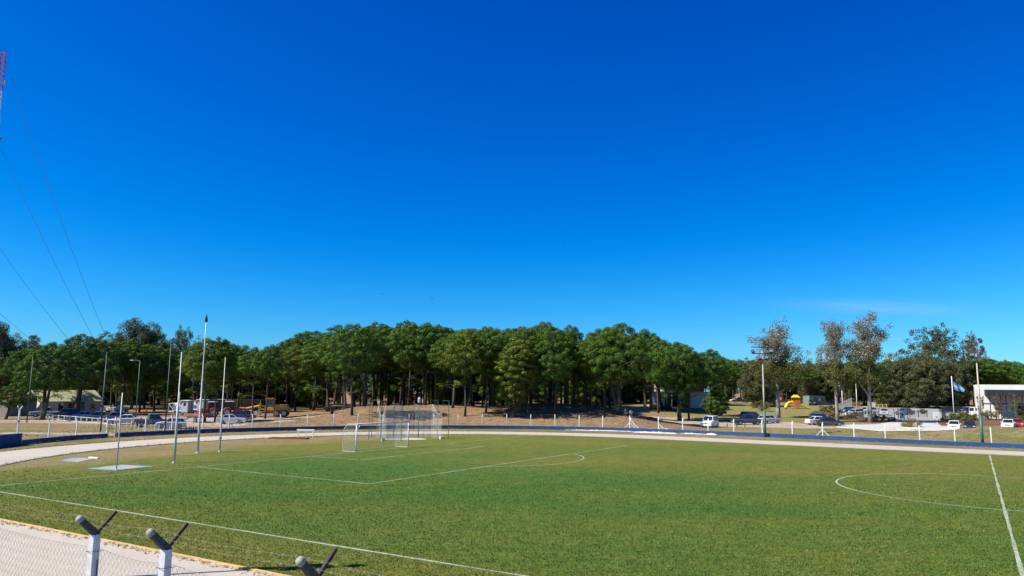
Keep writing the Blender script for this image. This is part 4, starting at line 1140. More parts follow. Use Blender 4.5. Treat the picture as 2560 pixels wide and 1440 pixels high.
# keep them on one line parallel to the pitch
line0, lined = FPOS[1], (FPOS[3]-FPOS[1]).normalized()
FPOS = [line0+lined*((p-line0).dot(lined)) for p in FPOS]
FPOS.append(FPOS[3]+lined*2.9)
inw = Vector((-lined.y, lined.x, 0)); inw = inw if inw.y > 0 else -inw
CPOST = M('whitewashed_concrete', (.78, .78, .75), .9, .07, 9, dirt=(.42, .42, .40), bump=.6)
CARM = M('shade_dark_concrete', (.085, .085, .082), .95, .3, 18, dirt=(.06, .06, .06), bump=.9)  # near-black colour carries the shade on the arm's unlit side
nf = thing('boundary_fence', 'near chain link fence on forked concrete posts with barbed wire', 'fence', (0, 0, 0))
rzf = math.atan2(inw.y, inw.x)
tipC, tipI = [], []
for k, p in enumerate(FPOS):
    Mx = Matrix.Translation((p.x, p.y, 0)) @ Matrix.Rotation(rzf, 4, 'Z')      # local x = towards the field
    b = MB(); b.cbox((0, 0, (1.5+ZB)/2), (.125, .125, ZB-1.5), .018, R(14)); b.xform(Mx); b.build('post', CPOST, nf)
    b = MB(); b.tube([(.02, -.078, ZB-.36), (.022, -.08, ZB-.62), (.018, -.076, ZB-.95)], .007, 5); b.tube([(-.075, -.075, ZB-.24), (.075, -.075, ZB-.25), (.078, .075, ZB-.24), (-.075, .075, ZB-.25), (-.075, -.075, ZB-.24)], .0035, 4); b.xform(Mx); b.build('tie_wire', RUST, nf)
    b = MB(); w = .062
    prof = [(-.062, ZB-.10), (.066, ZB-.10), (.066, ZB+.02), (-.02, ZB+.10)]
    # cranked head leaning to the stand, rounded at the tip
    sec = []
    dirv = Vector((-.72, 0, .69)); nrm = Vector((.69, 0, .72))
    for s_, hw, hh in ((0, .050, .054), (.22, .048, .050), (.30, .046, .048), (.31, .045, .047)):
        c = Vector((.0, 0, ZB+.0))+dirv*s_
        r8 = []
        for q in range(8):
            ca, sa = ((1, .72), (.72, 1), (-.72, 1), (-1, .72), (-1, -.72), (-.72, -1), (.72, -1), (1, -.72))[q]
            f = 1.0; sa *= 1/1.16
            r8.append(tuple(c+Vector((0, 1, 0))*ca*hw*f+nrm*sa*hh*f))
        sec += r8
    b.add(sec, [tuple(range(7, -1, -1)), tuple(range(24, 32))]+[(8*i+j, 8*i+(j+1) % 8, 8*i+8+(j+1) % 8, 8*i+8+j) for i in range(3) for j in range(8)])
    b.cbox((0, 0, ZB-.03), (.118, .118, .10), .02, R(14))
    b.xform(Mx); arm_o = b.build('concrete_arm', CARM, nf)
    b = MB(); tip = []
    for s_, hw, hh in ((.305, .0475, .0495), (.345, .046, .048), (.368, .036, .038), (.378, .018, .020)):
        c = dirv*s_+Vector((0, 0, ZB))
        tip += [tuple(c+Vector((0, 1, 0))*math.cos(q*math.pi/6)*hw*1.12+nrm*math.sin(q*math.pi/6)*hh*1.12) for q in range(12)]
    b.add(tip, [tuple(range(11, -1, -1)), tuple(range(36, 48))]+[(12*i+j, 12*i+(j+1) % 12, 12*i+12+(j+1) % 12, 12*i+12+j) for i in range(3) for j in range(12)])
    b.xform(Mx); b.build('arm_tip', M('sunlit_tone_concrete', (.46, .45, .38), .95, .25, 22, dirt=(.20, .20, .17), bump=.8), arm_o, True)  # paler colour paints in the sunlight on the arm's end
    b = MB(); i0 = len(b.v); d2 = Vector((.70, 0, .71))
    for nx_, ww in ((Vector((0, 1, 0)), .036), (Vector((.71, 0, -.70)), .036)):
        a0 = Vector((.03, 0, ZB+.02)); a1 = a0+d2*.37; th = .005
        o_ = (nx_.cross(d2)).normalized()*th
        vs = [a0, a0+nx_*ww, a1+nx_*ww, a1]; b.add([q+o_ for q in vs]+[q-o_ for q in vs], [(0, 1, 2, 3), (7, 6, 5, 4), (0, 4, 5, 1), (1, 5, 6, 2), (2, 6, 7, 3), (3, 7, 4, 0)])
    b.xform(Mx); b.build('iron_arm', RUST, nf)
    tipC.append([Mx @ (Vector((0, 0, ZB+.07))+dirv*f) for f in (.10, .30)]); tipI.append([Mx @ (Vector((.03, 0, ZB+.02))+d2*f) for f in (.12, .40)])
def barbed(lines, parent):
    b = MB()
    for pts in lines:
        for a, c in zip(pts, pts[1:]):
            n = 14; q = [a.lerp(c, i/n)-Vector((0, 0, .045*math.sin(math.pi*i/n)+.006*math.sin(i*2.1))) for i in range(n+1)]
            b.tube(q, .0014, 3, False)
            L = (c-a).length; nb = int(L/.2)
            for i in range(nb):
                m_ = a.lerp(c, (i+.5)/nb)-Vector((0, 0, .045*math.sin(math.pi*(i+.5)/nb)))
                b.tube([m_+Vector((-.012, .004, .014)), m_+Vector((.012, -.004, -.014))], .0013, 3, False)
                b.tube([m_+Vector((.012, .004, .014)), m_+Vector((-.012, -.004, -.014))], .0013, 3, False)
    return b.build('barbed_wire', M('old_wire', (.36, .35, .33), .6, .2, 9, metal=.4), parent)
barbed([[t_[0] for t_ in tipC], [t_[1] for t_ in tipC]], nf)
def chainlink(p0, p1, z0, z1, parent, w=.105):
    b = MB(); L = (p1-p0).length; d = (p1-p0).normalized(); nW = int(L/(w/2)); hh = w*.58
    rows = int((z1-z0)/hh)
    for k in range(nW):
        pts = []
        for r in range(rows+1):
            x = (k+(.5 if (r+k) % 2 else -.5)*.96+.5)*w/2
            q = p0+d*min(L, max(0, x)); s = .012*(1 if (r+k) % 2 else -1)
            z = z1-r*hh-.05*math.sin(math.pi*x/L)
            pts.append((q.x+inw.x*.004*(1 if r % 2 else -1), q.y+inw.y*.004*(1 if r % 2 else -1), z))
        b.tube(pts, .0020, 3, False)
    tw = [p0+d*L*i/12+Vector((0, 0, z1-.05*math.sin(math.pi*i/12)-(p0.z))) for i in range(13)]
    b.tube([(q.x, q.y, q.z+0) for q in tw], .003, 3, False)
    return b.build('chain_link', M('old_wire', (.36, .35, .33), .6, .2, 9, metal=.4), parent)
for a, c in zip(FPOS[:4], FPOS[1:4]):
    a2 = Vector((a.x, a.y, 0))+inw*.075; c2 = Vector((c.x, c.y, 0))+inw*.075
    chainlink(a2, c2, 1.6, ZB-.22, nf)

# ------------------------------------------------------------------ radio mast and its stays
YM = 116.
pm = A(5, 130, YM); top = pm.z
rm = thing('radio_mast', 'red and white lattice radio mast cut off by the left edge of the sky', 'radio mast', (pm.x, pm.y, 0))
MRED, MWH = M('mast_red', (.42, .03, .04), .5, .1, 3), M('mast_white', (.70, .70, .72), .5, .08, 3)
wd = 1.12
corners = [(wd*.58*math.cos(a), wd*.58*math.sin(a)) for a in (.2, .2+2.094, .2+4.188)]
ncol = 9
for k in range(ncol):
    z1 = top-k*top/ncol; z0 = top-(k+1)*top/ncol; b = MB(); st = 8
    for c in corners: b.tube([(c[0], c[1], z0), (c[0], c[1], z1)], .06, 5)
    for i in range(st):
        za, zc = z0+(z1-z0)*i/st, z0+(z1-z0)*(i+1)/st
        for j in range(3):
            a_, c_ = corners[j], corners[(j+1) % 3]
            b.tube([(a_[0], a_[1], za), (c_[0], c_[1], zc)], .032, 4, False); b.tube([(a_[0], a_[1], zc), (c_[0], c_[1], zc)], .03, 4, False)
            b.tube([(c_[0], c_[1], za), (a_[0], a_[1], zc)], .025, 4, False)
    b.build('lattice_section', MRED if k % 2 == 0 else MWH, rm)
b = MB(); b.tube([(.45, 0, top), (.45, 0, top+.9)], .035, 5); b.tube([(-.3, 0, top), (-.3, 0, top+.5)], .03, 5); b.build('top_rod', DARK, rm)
for z, x in ((top-5.2, .95), (top-11.6, .85)):
    b = MB(); b.tube([(.3, 0, z), (x, 0, z)], .04, 5); b.tube([(x, 0, z-.3), (x, 0, z+.3)], .12, 8); b.build('antenna', MWH, rm)
b = MB(); b.tube([(1.0, -.1, top-14.6), (1.0, .22, top-14.6)], [.42, .34], 14); b.build('dish', M('dish_grey', (.3, .3, .3), .5, .05, 2), rm)
anc = T(352, 1058)
GUY = M('stay_cable', (.03, .035, .05), .6, .1, 3)
for (zt, u, v, lab) in ((top-1.0, 135, 510, 'uppermost stay cable of the radio mast'), (top-14.5, 110, 590, 'second stay cable of the radio mast'),
                        (None, 100, 665, 'third stay cable of the radio mast'), (None, 74, 754, 'lowest stay cable of the radio mast')):
    if zt is None: zt = 30. if u == 100 else 19.5
    a0 = Vector((pm.x+.5, pm.y, zt)); n = 24
    sag = {135: 1.5, 110: 1.3, 100: 1.0, 74: .6}[u]
    b = MB(); b.tube([a0.lerp(anc, i/n)-Vector((0, 0, sag*math.sin(math.pi*i/n))) for i in range(n+1)], .024, 4, False)
    tag(b.build('stay_cable', GUY), lab, 'cable', 'stay cables of the radio mast')
# birds
for (u, v, y, r, lab) in ((955, 736, 140, .2, 'leftmost tiny dark bird high over the grove'), (1080, 746, 150, -.3, 'tiny dark bird over the grove, second from the left'), (1410, 604, 160, .5, 'highest tiny dark bird in the sky')):
    p = A(u, v, y); b = MB()
    b.tube([(-.16, 0, 0), (-.05, 0, .01), (.08, 0, 0), (.2, 0, .01)], [.01, .05, .045, .01], 6)
    for s in (-1, 1): b.add([(.05, 0, .02), (-.06, 0, .02), (-.04, s*.22, .10), (.05, s*.22, .11), (-.02, s*.45, .04)], [(0, 1, 2, 3), (3, 2, 4)])
    o = b.build('bird', DARK); o.location = p; o.rotation_euler = (0, 0, r); tag(o, lab, 'bird', 'birds in the sky')
# ------------------------------------------------------------------ vehicles
GLASS = M('dark_car_glass', (.018, .022, .03), .06, .1, 2, spec=.7)
TYRE = M('tyre_rubber', (.022, .022, .023), .9, .2, 20)
RIM = M('wheel_alloy', (.42, .43, .45), .35, .1, 8, metal=.7)
LAMPW = M('headlight_glass', (.70, .72, .74), .15, .04, 9)
LAMPR = M('taillight_red', (.35, .015, .012), .25, .1, 9)
TRIM = M('black_plastic_trim', (.03, .03, .032), .6, .15, 9)
PLATE = M('number_plate', (.62, .62, .60), .5, .05, 5)
def paint(name, c): return M('paint_'+name, c, .32, .04, 2, coat=.6)
SILVER, WHT, NAVY = paint('silver', (.50, .52, .55)), paint('white', (.80, .80, .79)), paint('navy', (.025, .045, .14))
BLK, GREY, SKYB = paint('black', (.02, .022, .026)), paint('grey', (.15, .16, .17)), paint('pale_blue', (.28, .36, .45))
SLATE, DBLUE, RED_P = paint('slate_blue', (.08, .12, .20)), paint('dark_blue', (.02, .04, .10)), paint('red', (.45, .03, .025))
KINDS = {  # L, W, H, belt, hood, nose, deck, gh base rear/front, roof rear/front, wheel r, clearance
 'sedan':  (4.5, 1.75, 1.46, .92, .92, .72, .98, -.36, .23, -.20, .05, .31, .20),
 'hatch':  (3.95, 1.70, 1.49, .95, .95, .74, .97, -.47, .25, -.38, .06, .30, .20),
 'suv':    (4.4, 1.83, 1.66, 1.04, 1.06, .84, 1.06, -.48, .23, -.41, .07, .36, .25),
 'pickup': (5.2, 1.85, 1.78, 1.10, 1.12, .92, 1.08, -.13, .23, -.10, .09, .38, .32),
 'van':    (4.3, 1.78, 1.84, 1.08, 1.06, .80, 1.10, -.49, .28, -.48, .12, .31, .22),
}
_wheel = {}
def wheel_mesh(r):
    k = round(r, 2)
    if k in _wheel: return _wheel[k]
    n = 18; b = MB(); prof = [(-.10, r*.66), (-.10, r*.93), (-.07, r), (.07, r), (.10, r*.93), (.10, r*.66)]
    for y, q in prof: b.v.extend([(q*math.cos(6.283*i/n), y, q*math.sin(6.283*i/n)) for i in range(n)])
    b.f.extend([(k_*n+i, k_*n+(i+1) % n, (k_+1)*n+(i+1) % n, (k_+1)*n+i) for k_ in range(5) for i in range(n)])
    tm = b.mesh('tyre', True); tm.materials.append(TYRE)
    c = MB()
    for y in (-.085, .085):
        i0 = len(c.v); c.v.extend([(r*.67*math.cos(6.283*i/n), y, r*.67*math.sin(6.283*i/n)) for i in range(n)]+[(0, y*.8, 0)])
        c.f.extend([(i0+i, i0+(i+1) % n, i0+n) for i in range(n)])
    for j in range(5):
        a = 6.283*j/5
        for y in (-.092, .092): c.box((r*.36*math.cos(a), y, r*.36*math.sin(a)), (r*.5, .012, r*.16), M=Matrix.Rotation(-a, 3, 'Y'))
    rm_ = c.mesh('rim'); rm_.materials.append(RIM)
    _wheel[k] = (tm, rm_); return _wheel[k]
def add_wheel(parent, x, y, r):
    tm, rm_ = wheel_mesh(r); o = link('wheel', None, parent); o.location = (x, y, r)
    link('tyre', tm, o); link('rim', rm_, o); return o
_car_cache = {}
def car_meshes(kind, paint_m):
    key = (kind, paint_m.name)
    if key in _car_cache: return _car_cache[key]
    L, W, H, belt, hood, nose, deck, gbr, gbf, grr, grf, r, cl = KINDS[kind]
    parts = []
    fx, rx_ = L*.305, -L*.29; ar = r*1.16
    def arch(cx): return [(cx+ar*math.cos(a), cl+.02+max(0, ar*math.sin(a))*1.05) for a in [math.pi*i/8 for i in range(9)]]
    bot = [(L/2-.06, cl+.03)]+arch(fx)+arch(rx_)+[(-L/2+.05, cl+.08)]
    top = [(-L/2, .55), (-L/2+.03, deck*.86), (-L/2+.09, deck)]
    if kind == 'pickup': top += [(L*gbr, deck), (L*gbf, hood)]
    else: top += [(L*gbr+.02, deck if kind == 'sedan' else belt), (L*gbf, hood)]
    top += [(L*.40, hood*.93), (L/2-.08, nose+.06), (L/2-.01, nose-.08), (L/2, .42)]
    poly = [(x, z) for x, z in top]+bot         # clockwise seen from +y
    b = MB(); n = len(poly); zs = cl
    for y, ins in ((-W/2, 1), (-W/2+.07, 0), (W/2-.07, 0), (W/2, 1)):
        for x, z in poly:
            b.v.append((x*(1-.022*ins), y, z-(.06*ins if z > .75 else 0)))
    b.f.append(tuple(range(n))); b.f.append(tuple(3*n+i for i in range(n-1, -1, -1)))
    for s in range(3):
        b.f.extend([(s*n+i, (s+1)*n+i, (s+1)*n+(i+1) % n, s*n+(i+1) % n) for i in range(n)])
    zb = (belt if kind != 'pickup' else hood)-.02
    g = [(L*gbr, W*.455, zb), (L*gbf, W*.455, zb), (L*grf, W*.385, H), (L*grr, W*.385, H)]
    if kind == 'van': g[2] = (L*grf, W*.41, H); g[3] = (L*grr, W*.42, H)
    G = [(x, -y, z) for x, y, z in g]+[(x, y, z) for x, y, z in g]
    # roof with a softened edge
    i0 = len(b.v); b.v.extend(G)
    b.v.extend([(x*(.93), y*.9, z+.035) for x, y, z in (G[2], G[3], G[7], G[6])])
    q = lambda *k: tuple(i0+j for j in k)
    b.f.extend([q(0, 1, 2, 3), q(7, 6, 5, 4), q(1, 5, 6, 2), q(4, 0, 3, 7), q(8, 9, 10, 11)[::-1], q(3, 2, 8, 9), q(6, 7, 10, 11), q(2, 6, 11, 8), q(7, 3, 9, 10)])
    if kind == 'pickup':  # open bed: a dark floor set between the side walls
        b.box((L*(gbr-.5)/2-.04, 0, deck+.006), (L*(.5+gbr)-.28, W-.30, .006))
    bm = bmesh.new(); me = b.mesh('body'); bm.from_mesh(me); bmesh.ops.recalc_face_normals(bm, faces=bm.faces); bm.to_mesh(me); bm.free()
    me.materials.append(paint_m); parts.append(('body', me))
    def lerp4(a, c, d, e, s, t):
        p = Vector(a).lerp(Vector(c), s); p2 = Vector(e).lerp(Vector(d), s); return p.lerp(p2, t)
    def pane(name, a, c, d, e, s0, s1, t0, t1, out=.012, mat=GLASS):
        P = [lerp4(a, c, d, e, s, t) for s, t in ((s0, t0), (s1, t0), (s1, t1), (s0, t1))]
        nn = (P[1]-P[0]).cross(P[3]-P[0]).normalized(); cen_ = sum(P, Vector())/4
        if nn.dot(cen_-Vector((L*(gbr+gbf)/2, 0, zb))) < 0: nn = -nn
        w = MB(); w.add([p_+nn*out for p_ in P]+[p_-nn*.01 for p_ in P], [(0, 1, 2, 3), (7, 6, 5, 4)]+[(i, (i+1) % 4, 4+(i+1) % 4, 4+i) for i in range(4)])
        m_ = w.mesh(name); m_.materials.append(mat); parts.append((name, m_))
    pane('windscreen', G[1], G[5], G[6], G[2], .05, .95, .10, .93)
    pane('rear_window', G[4], G[0], G[3], G[7], .07, .93, .12, .9)
    for sd in ((0, 1, 2, 3), (4, 5, 6, 7)):
        a, c, d, e = (G[k] for k in sd)
        if kind == 'van': cuts = ((.06, .30), (.34, .60), (.64, .93))
        elif kind in ('suv', 'hatch'): cuts = ((.07, .24), (.27, .56), (.60, .94))
        else: cuts = ((.08, .46), (.51, .93))
        for s0, s1 in cuts: pane('side_window', a, c, d, e, s0, s1, .14, .88)
    def boxp(name, c, d, mat, ch=.015):
        w = MB(); w.cbox(c, d, ch); m_ = w.mesh(name); m_.materials.append(mat); parts.append((name, m_))
    for s in (-1, 1):
        boxp('headlight', (L/2-.09, s*W*.36, nose-.04), (.16, W*.20, .13), LAMPW)
        boxp('taillight', (-L/2+.045, s*W*.40, deck*.80), (.10, W*.13, .20), LAMPR)
        boxp('mirror', (L*gbf-.28, s*(W/2+.06), belt+.10), (.10, .17, .13), paint_m if kind != 'pickup' else TRIM)
        boxp('door_handle', (L*(gbr+gbf)/2-.1, s*(W/2+.004), belt-.12), (.16, .03, .03), TRIM, .006)
    boxp('front_bumper', (L/2-.04, 0, .42), (.14, W*.86, .20), TRIM if kind in ('pickup', 'suv') else paint_m)
    boxp('rear_bumper', (-L/2+.03, 0, .44), (.14, W*.9, .18), TRIM if kind in ('pickup', 'suv') else paint_m)
    boxp('grille', (L/2-.01, 0, nose-.08), (.06, W*.46, .13), TRIM)
    boxp('number_plate', (-L/2-.045, 0, .62), (.02, .40, .13), PLATE, .003)
    _car_cache[key] = (parts, L, W, r, fx, rx_); return _car_cache[key]
def car(kind, pm_, u, v, head, label, group, name='parked_car', cat='car', sc=1.0, depth=None):
    p = T(u, v)
    if depth: p = A(u, v, depth); p.z = terrain(p.x, p.y)
    o = thing(name, label, cat, p, R(head), group); o.scale = (sc, sc, sc)
    # sit on the slope
    h = R(head); d = Vector((math.cos(h), math.sin(h))); a = terrain(p.x+d.x*1.4, p.y+d.y*1.4); c = terrain(p.x-d.x*1.4, p.y-d.y*1.4)
    o.rotation_euler = (0, -math.atan2(a-c, 2.8), h)
    parts, L, W, r, fx, rx_ = car_meshes(kind, pm_)
    for n_, me in parts: link(n_, me, o)
    for x in (fx, rx_):
        for s in (-1, 1): add_wheel(o, x, s*(W/2-.12), r)
    return o
GL = 'cars in the left car park'
car('pickup', SKYB, 116, 1043, 206, 'pale blue pickup parked behind the broad pine trunk', GL, 'pickup_truck', 'pickup')
car('suv', BLK, 84, 1036, 214, 'black car half hidden at the white end of the cream house', GL)
car('suv', DBLUE, 160, 1045, 212, 'dark navy car with its nose behind the left end of the white railing', GL)
car('sedan', NAVY, 183, 1048, 212, 'deep blue car between the dark navy one and the silver sedan', GL)
car('sedan', SILVER, 204, 1050, 212, 'silver sedan in the row behind the white railing', GL)
car('sedan', SLATE, 240, 1052, 213, 'slate blue sedan right beside the silver one', GL)
car('hatch', SLATE, 283, 1054, 213, 'grey blue hatchback left of the white sedan', GL)
car('sedan', WHT, 312, 1061, 200, 'white sedan by the street lamp, nearest the railing', GL)
car('pickup', GREY, 380, 1067, 36, 'dark grey double cab pickup showing its tailgate', GL, 'pickup_truck', 'pickup')
car('suv', WHT, 427, 1071, 202, 'white crossover parked by the tall dark green pole', GL, sc=.87)
car('sedan', SILVER, 580, 1059, 8, 'silver sedan parked alone by the braced fence post', GL)
car('sedan', DBLUE, 606, 1049, 10, 'dark blue car partly hidden behind the lone silver sedan', GL)
car('pickup', WHT, 246, 1031, 250, 'white pickup in the shade behind the slate blue sedan', GL, 'pickup_truck', 'pickup')
car('pickup', WHT, 294, 1031, 262, 'white pickup in the shade beside the orange marker posts', GL, 'pickup_truck', 'pickup')
car('sedan', NAVY, 211, 1033, 330, 'dark blue saloon under the twisted pine', GL)
car('sedan', WHT, 600, 1038, 200, 'white car at the foot of the long grey shed', GL)
GR_ = 'cars right of the grove'
car('van', WHT, 1775, 1068, 238, 'white van facing the pitch under the young bushy pine', GR_, 'parked_van', 'van', .98)
car('pickup', DBLUE, 1868, 1062, 4, 'dark blue pickup with a long bed left of the first floodlight', GR_, 'pickup_truck', 'pickup')
car('hatch', BLK, 1862, 1049, 250, 'black hatchback nose on behind the dark blue pickup', GR_)
car('suv', BLK, 1886, 1052, 340, 'dark car overlapped by the cab of the dark blue pickup', GR_)
car('hatch', SILVER, 1924, 1058, 15, 'silver hatchback right of the first floodlight', GR_)
car('sedan', WHT, 2048, 1067, 8, 'white sedan half sunk behind the grassy bank', GR_, depth=133)
car('sedan', BLK, 2074, 1069, 352, 'black car pulled up against the white sedan behind the bank', GR_, depth=130)
o = car('suv', DBLUE, 2055, 1056, 340, 'dark estate with a roof rack behind the white sedan', GR_, depth=141)
b = MB(); 
for s in (-1, 1): b.box((-.7, s*.62, 1.74), (1.7, .04, .04))
for x in (-1.3, -.1): b.box((x, 0, 1.775), (.05, 1.3, .03))
b.build('roof_rack', STEEL, o)
car('sedan', SLATE, 2122, 1033, 205, 'blue grey car at the foot of the white timber screen', GR_)
car('hatch', WHT, 2138, 1040, 200, 'white hatchback in front of the blue grey car by the screen', GR_)
car('suv', WHT, 2168, 1036, 195, 'white car hidden behind the tallest pale trunk', GR_)
car('hatch', SILVER, 2211, 1038, 243, 'silver hatchback nose on behind the black railing', GR_)
car('sedan', GREY, 2262, 1037, 200, 'grey car behind the black gate', GR_)
car('sedan', BLK, 2376, 1032, 352, 'black car beyond the flagpole', GR_)
car('suv', paint('bright_blue', (.03, .07, .24)), 2419, 1037, 242, 'bright blue car left of the white van by the building', GR_)
car('van', WHT, 2456, 1043, 2, 'white panel van in front of the white and black building', GR_, 'parked_van', 'van', 1.1)
car('hatch', WHT, 2386, 1073, 238, 'white hatchback half hidden by the bank, left of the black one', GR_, depth=121)
car('hatch', BLK, 2425, 1073, 238, 'black hatchback half hidden by the bank at the second floodlight', GR_, depth=121)
car('sedan', WHT, 2522, 1071, 232, 'white car roof above the bank at the right edge', GR_, depth=126)
car('hatch', RED_P, 2545, 1068, 236, 'red car roof just right of the white one above the bank', GR_, depth=129)
car('pickup', BLK, 1850, 1006, 175, 'black pickup far off beyond the lawn', GR_, 'pickup_truck', 'pickup')
car('hatch', WHT, 1838, 1004, 175, 'white car far off behind the black pickup', GR_)
car('suv', BLK, 2031, 1013, 247, 'black car in front of the green container', GR_)
car('sedan', SLATE, 2083, 1012, 190, 'small blue car between the container and the timber screen', GR_)

YEL = M('machine_yellow', (.62, .33, .02), .45, .12, 2, dirt=(.25, .15, .05))
def grader():
    p = T(668, 1041); o = thing('motor_grader', 'yellow road grader parked under the pines at the foot of the dune', 'road grader', p, R(180+6))
    def P(name, fn, mat=YEL):
        b = MB(); fn(b); return b.build(name, mat, o)
    P('engine_cover', lambda b: (b.cbox((-2.6, 0, 1.75), (2.5, 1.3, 1.15), .12), b.cbox((-3.9, 0, 1.5), (.5, 1.4, .8), .06)))
    P('rear_frame', lambda b: b.cbox((-2.3, 0, 1.0), (3.6, 1.0, .4), .05))
    P('front_frame', lambda b: b.tube([(-.4, 0, 1.55), (1.2, 0, 2.05), (2.6, 0, 1.75), (4.3, 0, 1.35)], [.24, .22, .22, .24], 8))
    P('front_block', lambda b: b.cbox((4.5, 0, 1.25), (.75, 1.3, .9), .1))
    P('lift_frame', lambda b: (b.box((1.35, 0, 2.2), (.25, 1.5, .5)), b.tube([(1.35, .65, 2.4), (1.6, .65, .8)], .07, 6), b.tube([(1.35, -.65, 2.4), (1.6, -.65, .8)], .07, 6), b.tube([(1.3, .3, 2.3), (1.3, .3, 3.0)], .09, 6)))
    P('blade', lambda b: b.box((1.7, 0, .62), (.12, 3.3, .6), rz=.5), STEEL)
    P('cab_frame', lambda b: ([b.box((x, y, 2.35), (.1, .1, 1.75)) for x in (-1.25, .15) for y in (-.68, .68)], b.cbox((-.55, 0, 1.45), (1.6, 1.45, .5), .05)))
    P('cab_glass', lambda b: b.box((-.55, 0, 2.4), (1.36, 1.32, 1.45)), M('pale_green_glass', (.10, .16, .16), .08, .1, 1))
    P('cab_roof', lambda b: (b.cbox((-.55, 0, 3.27), (1.8, 1.7, .16), .06), b.cbox((-.55, 0, 3.42), (1.1, 1.1, .14), .06)))
    P('exhaust', lambda b: b.tube([(-2.2, .3, 2.3), (-2.2, .3, 3.1)], .06, 6), DARK)
    for x, r in ((-3.3, .62), (-1.9, .62), (4.0, .60)):
        for s in (-1, 1): add_wheel(o, x, s*.98, r).scale = (1, 1.9, 1)
grader()
def tractor(u, v, head, label):
    p = T(u, v); o = thing('tractor', label, 'tractor', p, R(head), 'red tractors')
    def P(name, fn, mat):
        b = MB(); fn(b); return b.build(name, mat, o)
    P('bonnet', lambda b: (b.cbox((1.15, 0, 1.35), (1.7, .8, .65), .12), b.cbox((1.3, 0, .95), (1.4, .5, .35), .05)), RED_P)
    P('chassis', lambda b: b.box((.2, 0, .85), (3.0, .45, .3)), DARK)
    P('cab_frame', lambda b: ([b.box((x, y, 2.1), (.08, .08, 1.5)) for x in (-1.1, .25) for y in (-.62, .62)], b.cbox((-.4, 0, 1.3), (1.4, 1.3, .3), .04)), DARK)
    P('cab_glass', lambda b: b.box((-.42, 0, 2.1), (1.28, 1.2, 1.3)), GLASS)
    P('cab_roof', lambda b: b.cbox((-.42, 0, 2.85), (1.6, 1.5, .16), .06), WHT)
    for s in (-1, 1):
        P('mudguard', lambda b: b.tube([(-.05, s*.85, 1.35), (-.4, s*.85, 1.62), (-1.0, s*.85, 1.62), (-1.4, s*.85, 1.25)], .16, 6), RED_P)
        add_wheel(o, -.75, s*.85, .78).scale = (1, 2.0, 1); add_wheel(o, 1.55, s*.72, .46).scale = (1, 1.5, 1)
tractor(524, 1043, 200, 'red tractor with a white roofed cab behind the flatbed trailer')
tractor(578, 1042, 20, 'red tractor with its bonnet showing over the silver sedan')
def flatbed():
    p = T(497, 1056); o = thing('flatbed_trailer', 'empty dark flatbed trailer with a rusty tailboard and a drawbar on the ground', 'trailer', p, R(150))
    b = MB(); b.box((0, 0, 1.0), (4.2, 1.9, .16)); b.box((0, .8, .85), (4.0, .1, .16)); b.box((0, -.8, .85), (4.0, .1, .16)); b.build('deck', M('slate_steel', (.09, .10, .12), .6, .2, 3), o)
    b = MB(); b.box((0, .93, 1.25), (4.2, .05, .36)); b.box((0, -.93, 1.25), (4.2, .05, .36)); b.box((-2.08, 0, 1.25), (.05, 1.85, .36)); b.build('side_boards', M('rusty_board', (.30, .10, .05), .8, .3, 2), o)
    b = MB(); b.tube([(2.0, .3, .85), (3.6, 0, .3)], .05, 5); b.tube([(2.0, -.3, .85), (3.6, 0, .3)], .05, 5); b.build('drawbar', DARK, o)
    for s in (-1, 1): add_wheel(o, -.2, s*.85, .42)
flatbed()
